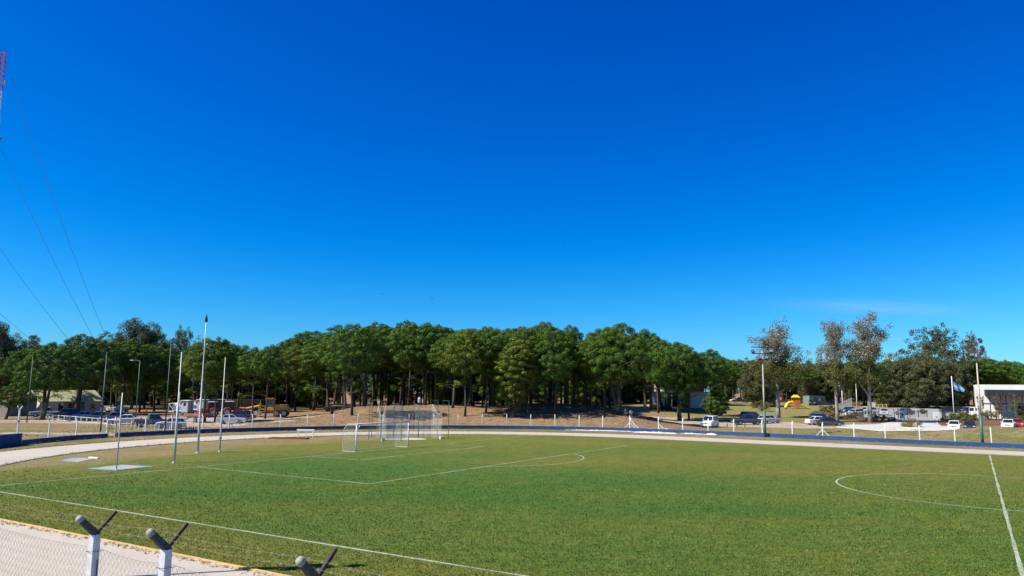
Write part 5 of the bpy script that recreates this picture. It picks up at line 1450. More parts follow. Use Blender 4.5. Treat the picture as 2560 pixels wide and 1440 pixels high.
def kiosk(u, v, label, blue):
    p = T(u, v); o = thing('kiosk_trailer', label, 'kiosk trailer', p, R(-14), 'white kiosk trailers')
    b = MB(); b.cbox((.85, 0, 1.75), (1.5, 1.8, 2.2), .04); b.build('cabin', M('kiosk_grey', (.46, .48, .54), .5, .06, 2), o)
    b = MB(); b.cbox((.85, -.905, 2.25), (.55, .02, .6), .004); b.build('window', GLASS, o)
    b = MB(); b.add([(-.5, -1.1, 2.55), (-.5, 1.1, 2.55), (.1, 1.1, 3.05), (.1, -1.1, 3.05), (1.7, 1.05, 3.0), (1.7, -1.05, 3.0), (-.5, -1.1, 2.47), (-.5, 1.1, 2.47), (.1, 1.1, 2.95), (.1, -1.1, 2.95), (1.7, 1.05, 2.9), (1.7, -1.05, 2.9)],
          [(0, 1, 2, 3)[::-1], (3, 2, 4, 5)[::-1], (6, 7, 8, 9), (9, 8, 10, 11), (0, 6, 9, 3), (3, 9, 11, 5), (1, 2, 8, 7), (2, 4, 10, 8), (0, 1, 7, 6), (5, 11, 10, 4)]); b.build('roof', CLEAN, o)
    b = MB(); b.cbox((-.55, -.55, 1.55), (1.3, .6, 1.4), .05); b.cbox((-1.0, -.5, 2.2), (.9, .7, .5), .12); b.build('counter', CLEAN, o)
    b = MB(); n = 20; b.v = [(-.35+.42*math.cos(6.283*i/n), -.858, 1.5+.42*math.sin(6.283*i/n)) for i in range(n)]; b.f = [tuple(range(n))]
    b.v += [(x, -.84, z) for x, y, z in b.v]; b.f += [(i, n+i, n+(i+1) % n, (i+1) % n) for i in range(n)]; b.build('round_emblem', M('emblem_blue' if blue else 'emblem_deep_blue', (.06, .42, .62) if blue else (.05, .16, .42), .5, .1, 3), o)
    b = MB()
    for a, c in (((-2.9, -.7, .7), (-2.9, -.7, 2.3)), ((-2.9, -.7, 2.3), (-1.6, -.7, 2.45)), ((-1.6, -.7, .7), (-1.6, -.7, 2.45)), ((-2.9, -.7, 2.3), (-1.6, -.7, .8)), ((-2.9, -.7, .75), (-1.6, -.7, .75)), ((-2.9, .6, .7), (-2.9, .6, 2.3)), ((-2.9, -.7, 2.3), (-2.9, .6, 2.3)), ((-2.9, -.7, .75), (-2.9, .6, .75)), ((-1.6, .6, 2.45), (-2.9, .6, 2.3))): b.tube([a, c], .06, 5)
    b.build('frame', CLEAN, o)
    b = MB(); b.box((-.6, 0, .58), (4.6, 1.7, .16)); b.build('chassis', TRIM, o)
    for x in (-.9, .3):
        for s in (-1, 1): add_wheel(o, x, s*.78, .32)
kiosk(458, 1039, 'white kiosk trailer with an open frame, light blue round emblem and grey end', True)
kiosk(497, 1035, 'second white kiosk trailer behind the tall white pole, darker blue emblem', False)
# ------------------------------------------------------------------ paving
def patch(name, pts, mat, label, cat, dz=.03, step=2.2):
    """paved sheet laid over the terrain inside a polygon of photograph pixels"""
    P = [T(u, v) for u, v in pts]; xs_ = [p.x for p in P]; ys_ = [p.y for p in P]
    def inside(x, y):
        c = False; j = len(P)-1
        for i in range(len(P)):
            if (P[i].y > y) != (P[j].y > y) and x < (P[j].x-P[i].x)*(y-P[i].y)/(P[j].y-P[i].y)+P[i].x: c = not c
            j = i
        return c
    bm = bmesh.new(); vs = [bm.verts.new((p.x, p.y, 0)) for p in P]; bm.faces.new(vs)
    for ax_, lo, hi in ((0, min(xs_), max(xs_)), (1, min(ys_), max(ys_))):
        n = int((hi-lo)/step)
        for i in range(1, n+1):
            co_ = [0, 0, 0]; co_[ax_] = lo+(hi-lo)*i/(n+1); no = [0, 0, 0]; no[ax_] = 1
            bmesh.ops.bisect_plane(bm, geom=bm.verts[:]+bm.edges[:]+bm.faces[:], plane_co=co_, plane_no=no)
    for w in bm.verts: w.co.z = terrain(w.co.x, w.co.y)+dz
    bmesh.ops.recalc_face_normals(bm, faces=bm.faces)
    if sum(f.normal.z for f in bm.faces) < 0: bmesh.ops.reverse_faces(bm, faces=bm.faces)
    me = bpy.data.meshes.new(name); bm.to_mesh(me); bm.free(); me.materials.append(mat)
    return tag(link(name, me), label, cat, kind='structure')
patch('parking_area', [(2098, 1035), (2180, 1023), (2300, 1020), (2460, 1024), (2475, 1037), (2410, 1046), (2345, 1051), (2270, 1049), (2190, 1044), (2130, 1043)],
      M('grey_paving', (.33, .33, .32), .9, .12, .4, dirt=(.22, .22, .21)), 'grey paved car park before the white and black building', 'car park')
patch('driveway', [(2088, 1063), (2130, 1062), (2200, 1060), (2262, 1052), (2345, 1054), (2352, 1066), (2395, 1066), (2395, 1075), (2320, 1078), (2200, 1079), (2110, 1072)],
      M('pale_drive', (.56, .54, .49), .9, .08, .4, dirt=(.42, .40, .36)), 'pale concrete drive leading to the car park', 'driveway', dz=.05)
MULCH = M('bark_mulch', (.17, .075, .04), .95, .35, 1.5, dirt=(.07, .035, .02), bump=.8)
patch('planting_bed', [(2100, 1046), (2160, 1047), (2250, 1049), (2258, 1053), (2200, 1057), (2110, 1055)], MULCH, 'bark mulched planting bed by the black railing', 'planting bed', dz=.06)
patch('planting_bed', [(2345, 1060), (2375, 1049), (2440, 1046), (2580, 1045), (2600, 1064), (2480, 1063), (2380, 1064)], MULCH, 'bark mulched planting bed before the white and black building', 'planting bed', dz=.06)
patch('gravel_strip', [(1612, 1014), (1700, 1011), (1706, 1018), (1690, 1022), (1620, 1021)], M('pale_gravel', (.52, .48, .42), .95, .12, 1), 'pale gravel strip before the white pavilion', 'gravel', dz=.06)
b = MB(); a0, a1 = T(2258, 1071.5), T(2298, 1073)
b.box(((a0.x+a1.x)/2, (a0.y+a1.y)/2, (a0.z+a1.z)/2+.12), ((a1-a0).length, .3, .3), rz=math.atan2(a1.y-a0.y, a1.x-a0.x))
tag(b.build('yellow_kerb', M('yellow_kerb_paint', (.66, .56, .26), .8, .12, 3)), 'pale yellow kerb block at the mouth of the drive', 'kerb', kind='structure')

# ------------------------------------------------------------------ buildings
CREAMW = M('cream_wall', (.66, .60, .46), .85, .06, 1.2, dirt=(.5, .44, .33))
ROOFG = M('pale_green_roof', (.47, .48, .27), .7, .10, 2)
def house():
    p = T(97, 1038); rz = R(56); o = thing('cream_house', 'cream house with a pale green roof and a dark porch behind the parked cars', 'house', p, rz)
    L, D, h, rg = 11.5, 6.5, 2.9, 4.7
    b = MB(); b.add([(0, 0, 0), (0, D, 0), (0, D, h), (0, D/2, rg), (0, 0, h)], [(4, 3, 2, 1, 0)]); b.add([(L, 0, 0), (L, D, 0), (L, D, h), (L, D/2, rg), (L, 0, h)], [(0, 1, 2, 3, 4)])
    b.add([(0, 0, 0), (3.4, 0, 0), (3.4, 0, h), (0, 0, h)], [(0, 1, 2, 3)]); b.add([(8.4, 0, 0), (L, 0, 0), (L, 0, h), (8.4, 0, h)], [(0, 1, 2, 3)])
    b.add([(0, D, 0), (L, D, 0), (L, D, h), (0, D, h)], [(3, 2, 1, 0)]); b.add([(3.4, 0, h-.35), (8.4, 0, h-.35), (8.4, 0, h), (3.4, 0, h)], [(0, 1, 2, 3)])
    b.add([(3.4, 1.8, 0), (8.4, 1.8, 0), (8.4, 1.8, h), (3.4, 1.8, h)], [(0, 1, 2, 3)]); b.add([(3.4, 0, 0), (3.4, 1.8, 0), (3.4, 1.8, h), (3.4, 0, h)], [(0, 1, 2, 3)]); b.add([(8.4, 0, 0), (8.4, 1.8, 0), (8.4, 1.8, h), (8.4, 0, h)], [(3, 2, 1, 0)])
    b.build('wall', CREAMW, o)
    b = MB()
    for y0, y1, s in ((-.55, D/2, 1), (D+.55, D/2, -1)):
        z0 = h-.30; b.add([(-.4, y0, z0), (L+.4, y0, z0), (L+.4, y1, rg+.06), (-.4, y1, rg+.06), (-.4, y0, z0-.14), (L+.4, y0, z0-.14), (L+.4, y1, rg-.08), (-.4, y1, rg-.08)],
                          [(0, 1, 2, 3), (7, 6, 5, 4), (0, 4, 5, 1), (0, 3, 7, 4), (1, 5, 6, 2)])
    b.build('roof', ROOFG, o)
    for x, w, hh, z, nm in ((4.6, 1.0, 2.05, 1.05, 'door'), (6.8, 1.6, 1.0, 1.6, 'window')):
        b = MB(); b.box((x, 1.77, z), (w, .05, hh)); b.build(nm, M('dark_timber', (.06, .05, .045), .7, .2, 3) if nm == 'door' else GLASS, o)
    b = MB(); b.box((10, -.02, 1.55), (1.3, .06, 1.0)); b.build('window', GLASS, o)
    b = MB(); b.cbox((4.0, -.1, 2.05), (.5, .22, .5), .04); b.build('air_unit', CLEAN, o)
    b = MB(); b.box((-.03, 3.2, 1.1), (.05, 1.2, 2.2)); b.build('door', CLEAN, o)
house()
def blank():
    p = T(-60, 1040); o = thing('windowless_building', 'windowless grey building with a red brown coping at the left edge', 'building', p, R(-14))
    W_ = M('mauve_grey_render', (.27, .24, .22), .9, .1, .8, dirt=(.2, .18, .17))
    b = MB(); b.box((3.2, 3, 1.75), (8.0, 6, 3.5)); b.build('wall', W_, o)
    b = MB(); b.box((3.2, 3, 3.58), (8.3, 6.3, .16)); b.build('coping', M('red_brown_coping', (.17, .06, .04), .8, .2, 3), o)
    b = MB(); b.cbox((1.9, 1.2, 4.25), (2.2, 1.4, 1.15), .1); b.build('water_tank', M('blue_tank', (.10, .22, .36), .5, .12, 2), o)
blank()
def shed():
    p = T(516, 1026); q = T(652, 1026); d = q-p; o = thing('long_shed', 'long low grey shed behind the tractors and the grader', 'shed', p, math.atan2(d.y, d.x)); L = d.length
    b = MB(); b.box((L/2, 2.5, 1.2), (L, 5, 2.4)); b.build('wall', M('shed_wall', (.30, .26, .21), .9, .14, 1), o)
    b = MB(); b.box((L/2, 2.3, 2.5), (L+.6, 5.8, .18)); b.build('roof', M('shed_roof', (.36, .34, .30), .8, .1, 1), o)
    b = MB(); b.box((L/2, -.015, 1.5), (L-.2, .03, .16)); b.build('red_band', M('dull_red_band', (.26, .07, .05), .8, .1, 1), o)
    for k in range(4):
        b = MB(); b.box((L*(.14+.24*k), -.02, 1.05), (1.4, .05, .9)); b.build('window', GLASS, o)
shed()
WWALL = M('white_render', (.78, .77, .73), .85, .05, .8, dirt=(.62, .60, .56))
BLACKF = M('black_fascia', (.02, .021, .028), .5, .2, 1)
def pavilion():
    p = T(1636, 1019); o = thing('white_pavilion', 'white flat roofed pavilion glimpsed behind the right hand pines', 'building', p, R(-6))
    b = MB(); b.box((1.6, 4, 1.9), (3.2, 8, 3.8)); b.box((11.5, 4, 1.9), (5, 8, 3.8)); b.box((6.2, 6.5, 1.9), (6, 3, 3.8)); b.build('wall', WWALL, o)
    b = MB(); b.box((7, 3.4, 3.95), (16, 10.4, .3)); b.build('roof', M('grey_slab_roof', (.36, .36, .36), .8, .1, 1), o)
    b = MB(); b.box((3.2, 6, 5.0), (5, 4, 1.8)); b.build('upper_box', WWALL, o)
    b = MB(); b.box((6.1, 4.97, 1.5), (4.6, .05, 2.8)); b.build('glass_front', GLASS, o)
    for x in (4.2, 6.4, 8.6): 
        b = MB(); b.box((x, -1.5, 1.9), (.22, .22, 3.8)); b.build('column', WWALL, o)
    b = MB(); b.box((1.6, -.02, 1.5), (1.6, .05, 1.5)); b.build('notice', M('pale_notice', (.66, .68, .70), .6, .05, 3), o)
pavilion()
def club():
    p = T(2447, 1046); rz = R(-29); o = thing('club_building', 'white and black modern building with a black canopy on slim columns', 'building', p, rz)
    k = upx(p, 1)
    Wd = 17.0; Hh = 84*k
    b = MB(); b.box((5.2, 6, Hh/2), (10.4, 12, Hh)); b.build('white_wing', WWALL, o)
    b = MB(); b.box((15.2, 6.4, Hh/2-.05), (9.58, 11.9, Hh-.1)); b.build('dark_wing', M('charcoal_render', (.05, .05, .055), .8, .1, 1), o)
    b = MB(); b.box((10.2, -1.6, Hh*.77), (17.8, 5.6, Hh*.155)); b.build('canopy', BLACKF, o)
    b = MB(); b.box((14.2, .16, Hh*.34), (9.4, .3, Hh*.68)); b.build('grey_wall', M('grey_render', (.34, .34, .35), .85, .06, 1), o)
    for i in range(9):
        x = 2.0+i*.92; b = MB(); b.box((x, -3.6-.0*i, Hh*.345), (.16, .22, Hh*.69)); b.build('column', BLACKF, o)
    b = MB(); b.box((4.5, -.03, Hh*.44), (7.5, .06, .18)); b.build('transom', DARK, o)
    for x in (7.6,): 
        b = MB(); b.box((x, -.03, Hh*.2), (1.2, .06, Hh*.40)); b.build('window', GLASS, o)
    b = MB(); b.box((12.6, -.03, 1.1), (1.1, .06, 2.2)); b.build('door', DARK, o)
    b = MB(); b.tube([(9.4, -.25, Hh*.93), (9.4, .0, Hh*.93)], [.55, .3], 14); b.tube([(9.4, -.02, Hh*.93), (9.4, .1, Hh*.8)], .05, 5); b.build('satellite_dish', M('dish_grey', (.3, .3, .3), .5, .05, 2), o)
    b = MB(); b.box((8.4, -3.95, 1.55), (.9, .04, .9)); b.build('red_sign', M('sign_red', (.55, .04, .05), .5, .05, 3), o)
    b = MB(); b.box((9.5, -3.95, .8), (.8, .04, 1.2)); b.build('notice', M('pink_notice', (.62, .36, .33), .6, .05, 3), o)
    b = MB(); b.tube([(-.5, -.5, 0), (-.5, -.5, Hh*.93)], .05, 6); b.build('downpipe', M('ochre_pipe', (.45, .36, .10), .6, .1, 3), o)
club()
def container():
    p = T(2024, 1013); q = T(2066, 1013); d = q-p; L = d.length; o = thing('green_container', 'grey green site container with two white window covers', 'container', p, math.atan2(d.y, d.x)+.04)
    G_ = M('container_green', (.17, .24, .19), .6, .1, 1.5)
    b = MB(); b.box((L/2, 1.25, 1.35), (L, 2.5, 2.6))
    for i in range(int(L/.5)): b.box((.25+i*.5, -.02, 1.35), (.22, .06, 2.4))
    b.build('body', G_, o)
    for x in (L*.16, L*.62): 
        b = MB(); b.box((x, -.07, 1.65), (.62, .06, .85)); b.build('window_cover', CLEAN, o)
container()

# ------------------------------------------------------------------ car park furniture
def railing():
    base = [T(u, 1048+(u-104)*.0856) for u in range(104, 312, 14)]
    o = thing('parking_railing', 'low white railing along the front of the parked car row', 'railing', (0, 0, 0))
    for i, p in enumerate(base):
        b = MB(); b.box((p.x, p.y, p.z+.40), (.10, .10, .9)); b.build('post', WHITE, o)
    for z in (.82, .10):
        b = MB(); b.tube([p+Vector((0, 0, z)) for p in base], .045, 6); b.build('rail', M('weathered_white', (.60, .58, .53), .8, .12, 2), o)
railing()
bol = None
def bollards(us, v0, v1, h, mat, label, group, r=.07):
    proto = None
    for i, u in enumerate(us):
        p = T(u, v0+(v1-v0)*i/max(1, len(us)-1)); hh = h*rng.uniform(.9, 1.08)
        if proto is None:
            b = MB(); b.tube([(0, 0, -.1), (0, 0, h-.03), (0, 0, h)], [r, r*.95, r*.7], 8); proto = o = b.build('bollard', mat, smooth=False); tag(o, label, 'bollard', group)
        else: o = proto.copy(); COL.objects.link(o)
        o.location = p; o.rotation_euler = (rng.uniform(-.05, .05), rng.uniform(-.05, .05), rng.random()*3); o.scale = (1, 1, hh/h)
bollards([318, 328, 338, 347, 360, 378, 386, 398, 410, 424], 1069, 1078, .72, WHITE, 'short whitish bollard in the row before the grey pickup and the white crossover', 'white bollards of the left car park')
bollards([452, 464, 472, 477, 483, 489], 1079, 1078, .62, M('brown_timber', (.14, .09, .06), .9, .3, 5), 'stubby brown timber bollard right of the white crossover', 'brown bollards of the left car park', .09)
bollards([1818, 1842, 1862], 1068, 1068, .62, M('brown_timber', (.14, .09, .06), .9, .3, 5), 'stubby brown timber bollard on the grass below the dark blue pickup', 'brown bollards below the pickup', .09)
ORANGE = M('marker_orange', (.75, .16, .05), .6, .1, 3)
pc = None
for u, v in ((254, 1035), (277, 1035), (319, 1034), (345, 1033), (365, 1032)):
    p = T(u, v)
    if pc is None:
        pc = o = thing('marker_cone', 'slender orange marker cone standing in the shade of the left pines', 'cone', p, 0, 'orange marker cones')
        b = MB(); b.tube([(0, 0, .04), (0, 0, .5), (0, 0, 1.05)], [.17, .11, .05], 10); b.build('cone', ORANGE, o)
        b = MB(); b.cbox((0, 0, .02), (.5, .5, .05), .01); b.build('base', TRIM, o)
    else: o = copy_tree(pc); o.location = p

def flag():
    p = T(2386, 1047); h = hpix(p, 940); o = thing('flagpole', 'white flagpole before the building, flying a light blue and white flag', 'flagpole', p)
    b = MB(); b.tube([(0, 0, -.1), (0, 0, h)], [.10, .075], 10); b.build('pole', CLEAN, o, True)
    t = NT('sky_blue_white_flag'); uv = t.n('ShaderNodeTexCoord').outputs['UV']; sp = t.n('ShaderNodeSeparateXYZ'); t.l(uv, sp.inputs[0])
    c = t.ramp(sp.outputs[1], [(0., (.10, .36, .68)), (.34, (.66, .68, .70)), (.66, (.10, .36, .68))], 'CONSTANT')
    dx = t.math('SUBTRACT', sp.outputs[0], .5); dy = t.math('SUBTRACT', sp.outputs[1], .5)
    rr = t.math('ADD', t.math('MULTIPLY', t.math('MULTIPLY', dx, dx), 2.4), t.math('MULTIPLY', dy, dy))
    c = t.mix(t.math('LESS_THAN', rr, .012), c, (.60, .36, .08)); t.base(c, .8)
    w, hh = 3.0, 1.75; b = MB(); uvs = []; nu, nv = 18, 8
    for i in range(nu+1):
        for j in range(nv+1):
            s, q = i/nu, j/nv
            x = .12+w*s*(.72+.06*math.sin(q*3)); z = h-1.15-hh*(1-q)-1.25*s**1.25*(.35+.65*q)+.10*math.sin(s*9+q*2)
            y = .16*math.sin(s*10+q*2.4)*s**.5
            b.v.append((x, y, z)); uvs.append((s, q))
    b.f = [(i*(nv+1)+j, (i+1)*(nv+1)+j, (i+1)*(nv+1)+j+1, i*(nv+1)+j+1) for i in range(nu) for j in range(nv)]
    f = b.build('flag', t.m, None, True, uv=uvs); f.location = p; tag(f, 'light blue and white striped flag hanging half furled in the breeze', 'flag')
flag()
def lampframe(u, v, vt, label, side):
    p = T(u, v); h = hpix(p, vt); o = thing('lamp_frame_pole', label, 'light pole', p, R(side), 'white lamp frame poles')
    b = MB(); b.tube([(0, 0, -.1), (0, 0, h)], [.12, .08], 8); b.build('pole', CLEAN, o, True)
    b = MB(); s = .62; z = h-.5
    for a, c in (((-s, 0, z-s), (s, 0, z-s)), ((-s, 0, z+s), (s, 0, z+s)), ((-s, 0, z-s), (-s, 0, z+s)), ((s, 0, z-s), (s, 0, z+s)), ((0, 0, z-s), (0, 0, z+s)), ((-s, 0, z), (s, 0, z))): b.tube([a, c], .06, 5)
    b.build('frame', CLEAN, o)
    for x in (-.31, .31):
        for zz in (-.31, .31):
            b = MB(); b.cbox((x, -.02, z+zz), (.42, .14, .42), .03); b.build('lamp', DARK, o)
lampframe(2107, 1024, 965, 'white pole with a square frame of four lamps facing the pitch', 0)
lampframe(2143, 1023, 961, 'white pole with a lamp frame turned sideways', 62)
def screen():
    p0, p1 = T(2097, 1030), T(2130, 1024); o = thing('timber_screen', 'whitish vertical board screen rising to the right behind the parked cars', 'screen', (0, 0, 0))
    n = 13; h0, h1 = 1.9, 3.0
    SCR = M('whitewashed_board', (.46, .43, .38), .85, .12, 2)
    for i in range(n):
        q = p0.lerp(p1, i/(n-1)); h = h0+(h1-h0)*i/(n-1); b = MB(); b.box((q.x, q.y, q.z+h/2), (.22, .06, h)); b.build('board', SCR, o)
    b = MB(); b.tube([p0+Vector((0, .1, .5)), p1+Vector((0, .1, .6))], .05, 5); b.tube([p0+Vector((0, .1, 1.6)), p1+Vector((0, .1, 2.6))], .05, 5); b.build('rail', SCR, o)
screen()
def railfence(pts, h, label, step=2.2, solid=()):
    o = thing('metal_fence', label, 'fence', (0, 0, 0)); P = [T(u, v) for u, v in pts]
    for a, c in zip(P, P[1:]):
        n = max(1, int((c-a).length/step))
        for i in range(n+1):
            q = a.lerp(c, i/n); z = terrain(q.x, q.y); b = MB(); b.box((q.x, q.y, z+h/2-.05), (.10, .10, h+.1)); b.build('post', DARK, o)
        for z in (.25, h-.08):
            b = MB(); b.tube([a+Vector((0, 0, z)), c+Vector((0, 0, z))], .025, 4); b.build('rail', DARK, o)
        m = int((c-a).length/.16); b = MB()
        for i in range(m):
            q = a.lerp(c, i/m); b.tube([(q.x, q.y, q.z+.25), (q.x, q.y, q.z+h-.08)], .007, 3, False)
        b.build('wire_infill', DARK, o)
railfence([(2118, 1045), (2158, 1046), (2198, 1046), (2236, 1047)], 2.0, 'black railing of tall posts before the car park')
railfence([(2246, 1046), (2270, 1049)], 2.1, 'black gate leaf standing open at the drive', 3)
railfence([(2275, 1044), (2318, 1043)], 1.5, 'low dark sliding gate across the drive', 3)
railfence([(2356, 1050), (2364, 1047), (2420, 1042), (2466, 1044), (2560, 1046)], 2.0, 'black wire fence along the planted bank before the building', 3.5)
def sign(u, v, w, hgt, leg, label):
    p = T(u, v); o = thing('notice_board', label, 'sign', p, R(-8))
    for s in (-1, 1):
        b = MB(); b.tube([(s*w*.3, 0, -.1), (s*w*.3, 0, leg+.05)], .04, 6); b.build('leg', DARK, o)
    b = MB(); b.cbox((0, 0, leg+hgt/2), (w, .06, hgt), .015); b.build('panel', CLEAN, o)
    return o, w, hgt, leg
o, w, hgt, leg = sign(2342, 1062, 1.0, 1.25, 1.0, 'white notice board on dark legs beside the drive')
b = MB(); b.box((.05, -.036, leg+.35), (.34, .012, .22)); b.build('printed_mark', M('faded_olive_print', (.30, .33, .22), .8, .1, 3), o)
o, w, hgt, leg = sign(2257, 1052, .95, 1.2, .45, 'white notice board with a dark red mark by the black gate')
b = MB(); b.box((0, -.036, leg+.75), (.30, .012, .5), rz=0); b.build('printed_mark', M('brown_red_print', (.20, .09, .07), .8, .1, 3), o)
p = T(2184, 1021); o = thing('white_board', 'small white board by the yellow barrier', 'sign', p); b = MB(); b.cbox((0, 0, 1.0), (1.1, .08, 1.0), .02); b.build('panel', CLEAN, o)
for s in (-1, 1): 
    b = MB(); b.tube([(s*.4, 0, -.1), (s*.4, 0, .55)], .04, 5); b.build('leg', STEEL, o)
p = T(2202, 1022); o = thing('yellow_barrier', 'yellow tube barrier in front of the brown earth bank', 'barrier', p); b = MB()
YB = M('barrier_yellow', (.72, .62, .18), .6, .1, 3)
for z in (.3, .7, 1.1): b.tube([(-1.6, 0, z), (1.6, 0, z)], .06, 5)
b.build('rail', YB, o)
for x in (-1.6, -.5, .5, 1.6): 
    b = MB(); b.tube([(x, 0, -.05), (x, 0, 1.15)], .06, 5); b.build('upright', YB, o)

def playground():
    p = T(1990, 1022); o = thing('playground_tower', 'orange and yellow playground tower with two yellow slides', 'playground', p, R(-5))
    PY, PO = M('play_yellow', (.80, .58, .02), .4, .05, 2), M('play_orange', (.62, .18, .03), .45, .08, 2)
    def P(name, fn, mat): b = MB(); fn(b); return b.build(name, mat, o)
    for x in (-.8, .8):
        for y in (-.8, .8): P('post', lambda b: b.tube([(x, y, -.1), (x, y, 3.0)], .07, 6), PO)
    P('deck', lambda b: b.box((0, 0, 1.3), (1.8, 1.8, .12)), PO)
    P('side_panel', lambda b: (b.box((0, -.84, 1.75), (1.5, .06, .75)), b.box((0, -.84, .75), (.9, .06, .95)), b.box((-.84, 0, 1.75), (.06, 1.5, .75))), PO)
    P('roof', lambda b: (b.add([(-1.0, -1.0, 2.9), (1.0, -1.0, 2.9), (1.0, 1.0, 2.9), (-1.0, 1.0, 2.9), (-.35, -.35, 3.55), (.35, -.35, 3.55), (.35, .35, 3.55), (-.35, .35, 3.55)], [(3, 2, 1, 0), (4, 5, 6, 7), (0, 1, 5, 4), (1, 2, 6, 5), (2, 3, 7, 6), (3, 0, 4, 7)])), PY)
    def slide(b, pts, w):
        for a, c in zip(pts, pts[1:]):
            b.add([(a[0], a[1]-w, a[2]+.28), (a[0], a[1]-w, a[2]), (a[0], a[1]+w, a[2]), (a[0], a[1]+w, a[2]+.28), (c[0], c[1]-w, c[2]+.28), (c[0], c[1]-w, c[2]), (c[0], c[1]+w, c[2]), (c[0], c[1]+w, c[2]+.28)],
                  [(0, 4, 5, 1), (1, 5, 6, 2), (2, 6, 7, 3), (0, 1, 2, 3), (7, 6, 5, 4)])
    P('slide', lambda b: slide(b, [(.85, -.3, 1.36), (1.6, -.4, .95), (2.7, -.6, .3), (3.3, -.65, .2)], .36), PY)
    P('tube_slide', lambda b: b.tube([(-.85, 0, 1.6), (-1.6, -.2, 1.55), (-2.3, -.5, 1.1), (-2.7, -.8, .45), (-2.8, -.9, .2)], .42, 12), PY)
    P('climbing_arch', lambda b: [b.tube([(.9, .6+k*.5, 0), (1.2, .6+k*.5, 1.9), (2.4, .6+k*.5, 1.9), (2.7, .6+k*.5, 0)], .04, 5) for k in (0, 1)]+[b.tube([(1.2+i*.3, .6, 1.9), (1.2+i*.3, 1.1, 1.9)], .03, 4) for i in range(5)], M('tan_tube', (.52, .36, .16), .6, .1, 3))
playground()

# shrubs, young trees, dead wood
def shrub_proto(seed, h, r, n, fol, leaf=(.2, .09), spiky=False):
    rs = np.random.RandomState(seed); b = MB(); V = []
    for k in range(n):
        a = rs.rand()*6.28; q = rs.rand()**.5*r; z = h*(.25+.75*rs.rand())*(1-.4*(q/r)**2); e = Vector((q*math.cos(a), q*math.sin(a), z))
        b.tube([(0, 0, -.05), e*.5+Vector((0, 0, z*.15)), e], [.04, .025, .008], 4, False)
        V.append(cards(rs, np.array(e), np.array([r*.34, r*.34, h*.24]), 60, leaf[0], leaf[1], .3, 0, .2))
    return b.mesh('stems', True), quads_mesh('leaves', np.concatenate(V), fol)
SH = [shrub_proto(41, 1.2, 1.0, 16, SHRUB_F), shrub_proto(42, 1.5, 1.2, 18, PLANE_G), shrub_proto(43, .9, .9, 16, PINE_Y)]
DRYF = foliage_material('dry_leaves', (.12, .085, .04), (.30, .22, .11), (.22, .12, .06), .2)
SH.append(shrub_proto(44, 1.4, 1.5, 20, DRYF))
def shrub(u, v, k, s, label, group=None):
    o = thing('shrub', label, 'shrub', T(u, v), rng.random()*6, group); o.scale = (s, s, s)
    for nm, me in zip(('stems', 'leaves'), SH[k]):
        if not me.materials: me.materials.append(EUC_B)
        link(nm, me, o)
for u, v, k, s, lab in ((2062, 1048, 3, 1.7, 'big reddish brown bush left of the middle thin leaved tree'), (2078, 1043, 1, 1.5, 'olive bush behind the reddish brown one'), (2048, 1040, 2, 1.3, 'light green bush below the green container'),
    (2140, 1048, 1, 1.0, 'dark shrub in front of the white hatchback'), (2120, 1049, 0, .9, 'small shrub at the left end of the black railing'), (2178, 1052, 0, 1.1, 'shrub touching the tallest pale trunk'), (2205, 1052, 1, .8, 'low shrub before the silver hatchback'),
    (2228, 1054, 0, .8, 'low shrub left of the notice with the red mark'), (2280, 1068, 3, 1.0, 'dry shrub on the yellow kerb'), (2268, 1070, 2, .6, 'little green tuft beside the dry shrub on the yellow kerb'),
    (2365, 1054, 2, 1.0, 'yellow green bush right of the notice on dark legs'), (2385, 1053, 0, 1.3, 'green bush at the foot of the flagpole'), (2402, 1051, 0, 1.5, 'rounded green bush right of the flagpole'), (2418, 1053, 2, 1.1, 'pale bush above the black hatchback'),
    (2440, 1052, 0, 1.2, 'green bush below the white panel van'), (2472, 1050, 1, 1.2, 'dark green bush right of the second floodlight'), (2525, 1052, 2, 1.1, 'light bush between the two young trees'), (2552, 1056, 0, 1.2, 'green bush at the right edge by the building'),
    (1668, 1024, 2, 1.2, 'bright green bush under the pines by the pavilion'), (1640, 1024, 0, 1.1, 'green bush at the foot of the pavilion'), (2306, 1035, 0, 1.0, 'small shrub beyond the sliding gate'),
    (1905, 1028, 1, 1.6, 'olive bush on the lawn behind the floodlight')):
    shrub(u, v, k, s, lab)
def young(u, v, vt, wpx, label, fol):
    p = T(u, v); h = hpix(p, vt); r = upx(p, wpx)/2; rs = np.random.RandomState(u); b = MB(); V = []
    b.tube([(0, 0, -.1), (.05, 0, h*.5), (0, 0, h)], [.06, .05, .015], 6)
    for k in range(22):
        z = h*(.28+.7*rs.rand()); a = rs.rand()*6.28; e = Vector((r*math.cos(a)*.8, r*math.sin(a)*.8, z)); b.tube([(0, 0, z-.4), e], [.025, .008], 4, False)
        V.append(cards(rs, np.array(e), np.array([r*.5, r*.5, .4]), 26, .24, .13, .2, 0, .1))
    o = thing('young_tree', label, 'young tree', p); b.build('trunk', EUC_B, o); link('crown', quads_mesh('crown', np.concatenate(V), fol), o)
    b = MB(); b.tube([(.25, 0, -.1), (.22, 0, h*.45)], .03, 5); b.build('stake', M('brown_timber', (.14, .09, .06), .9, .3, 5), o)
young(2497, 1058, 982, 14, 'thin staked young tree before the black columns', DRYF)
young(2540, 1055, 980, 24, 'leafy young tree before the grey wall of the building', SHRUB_F)
young(2454, 1050, 990, 14, 'sparse young tree touching the second floodlight mast', PLANE_F)
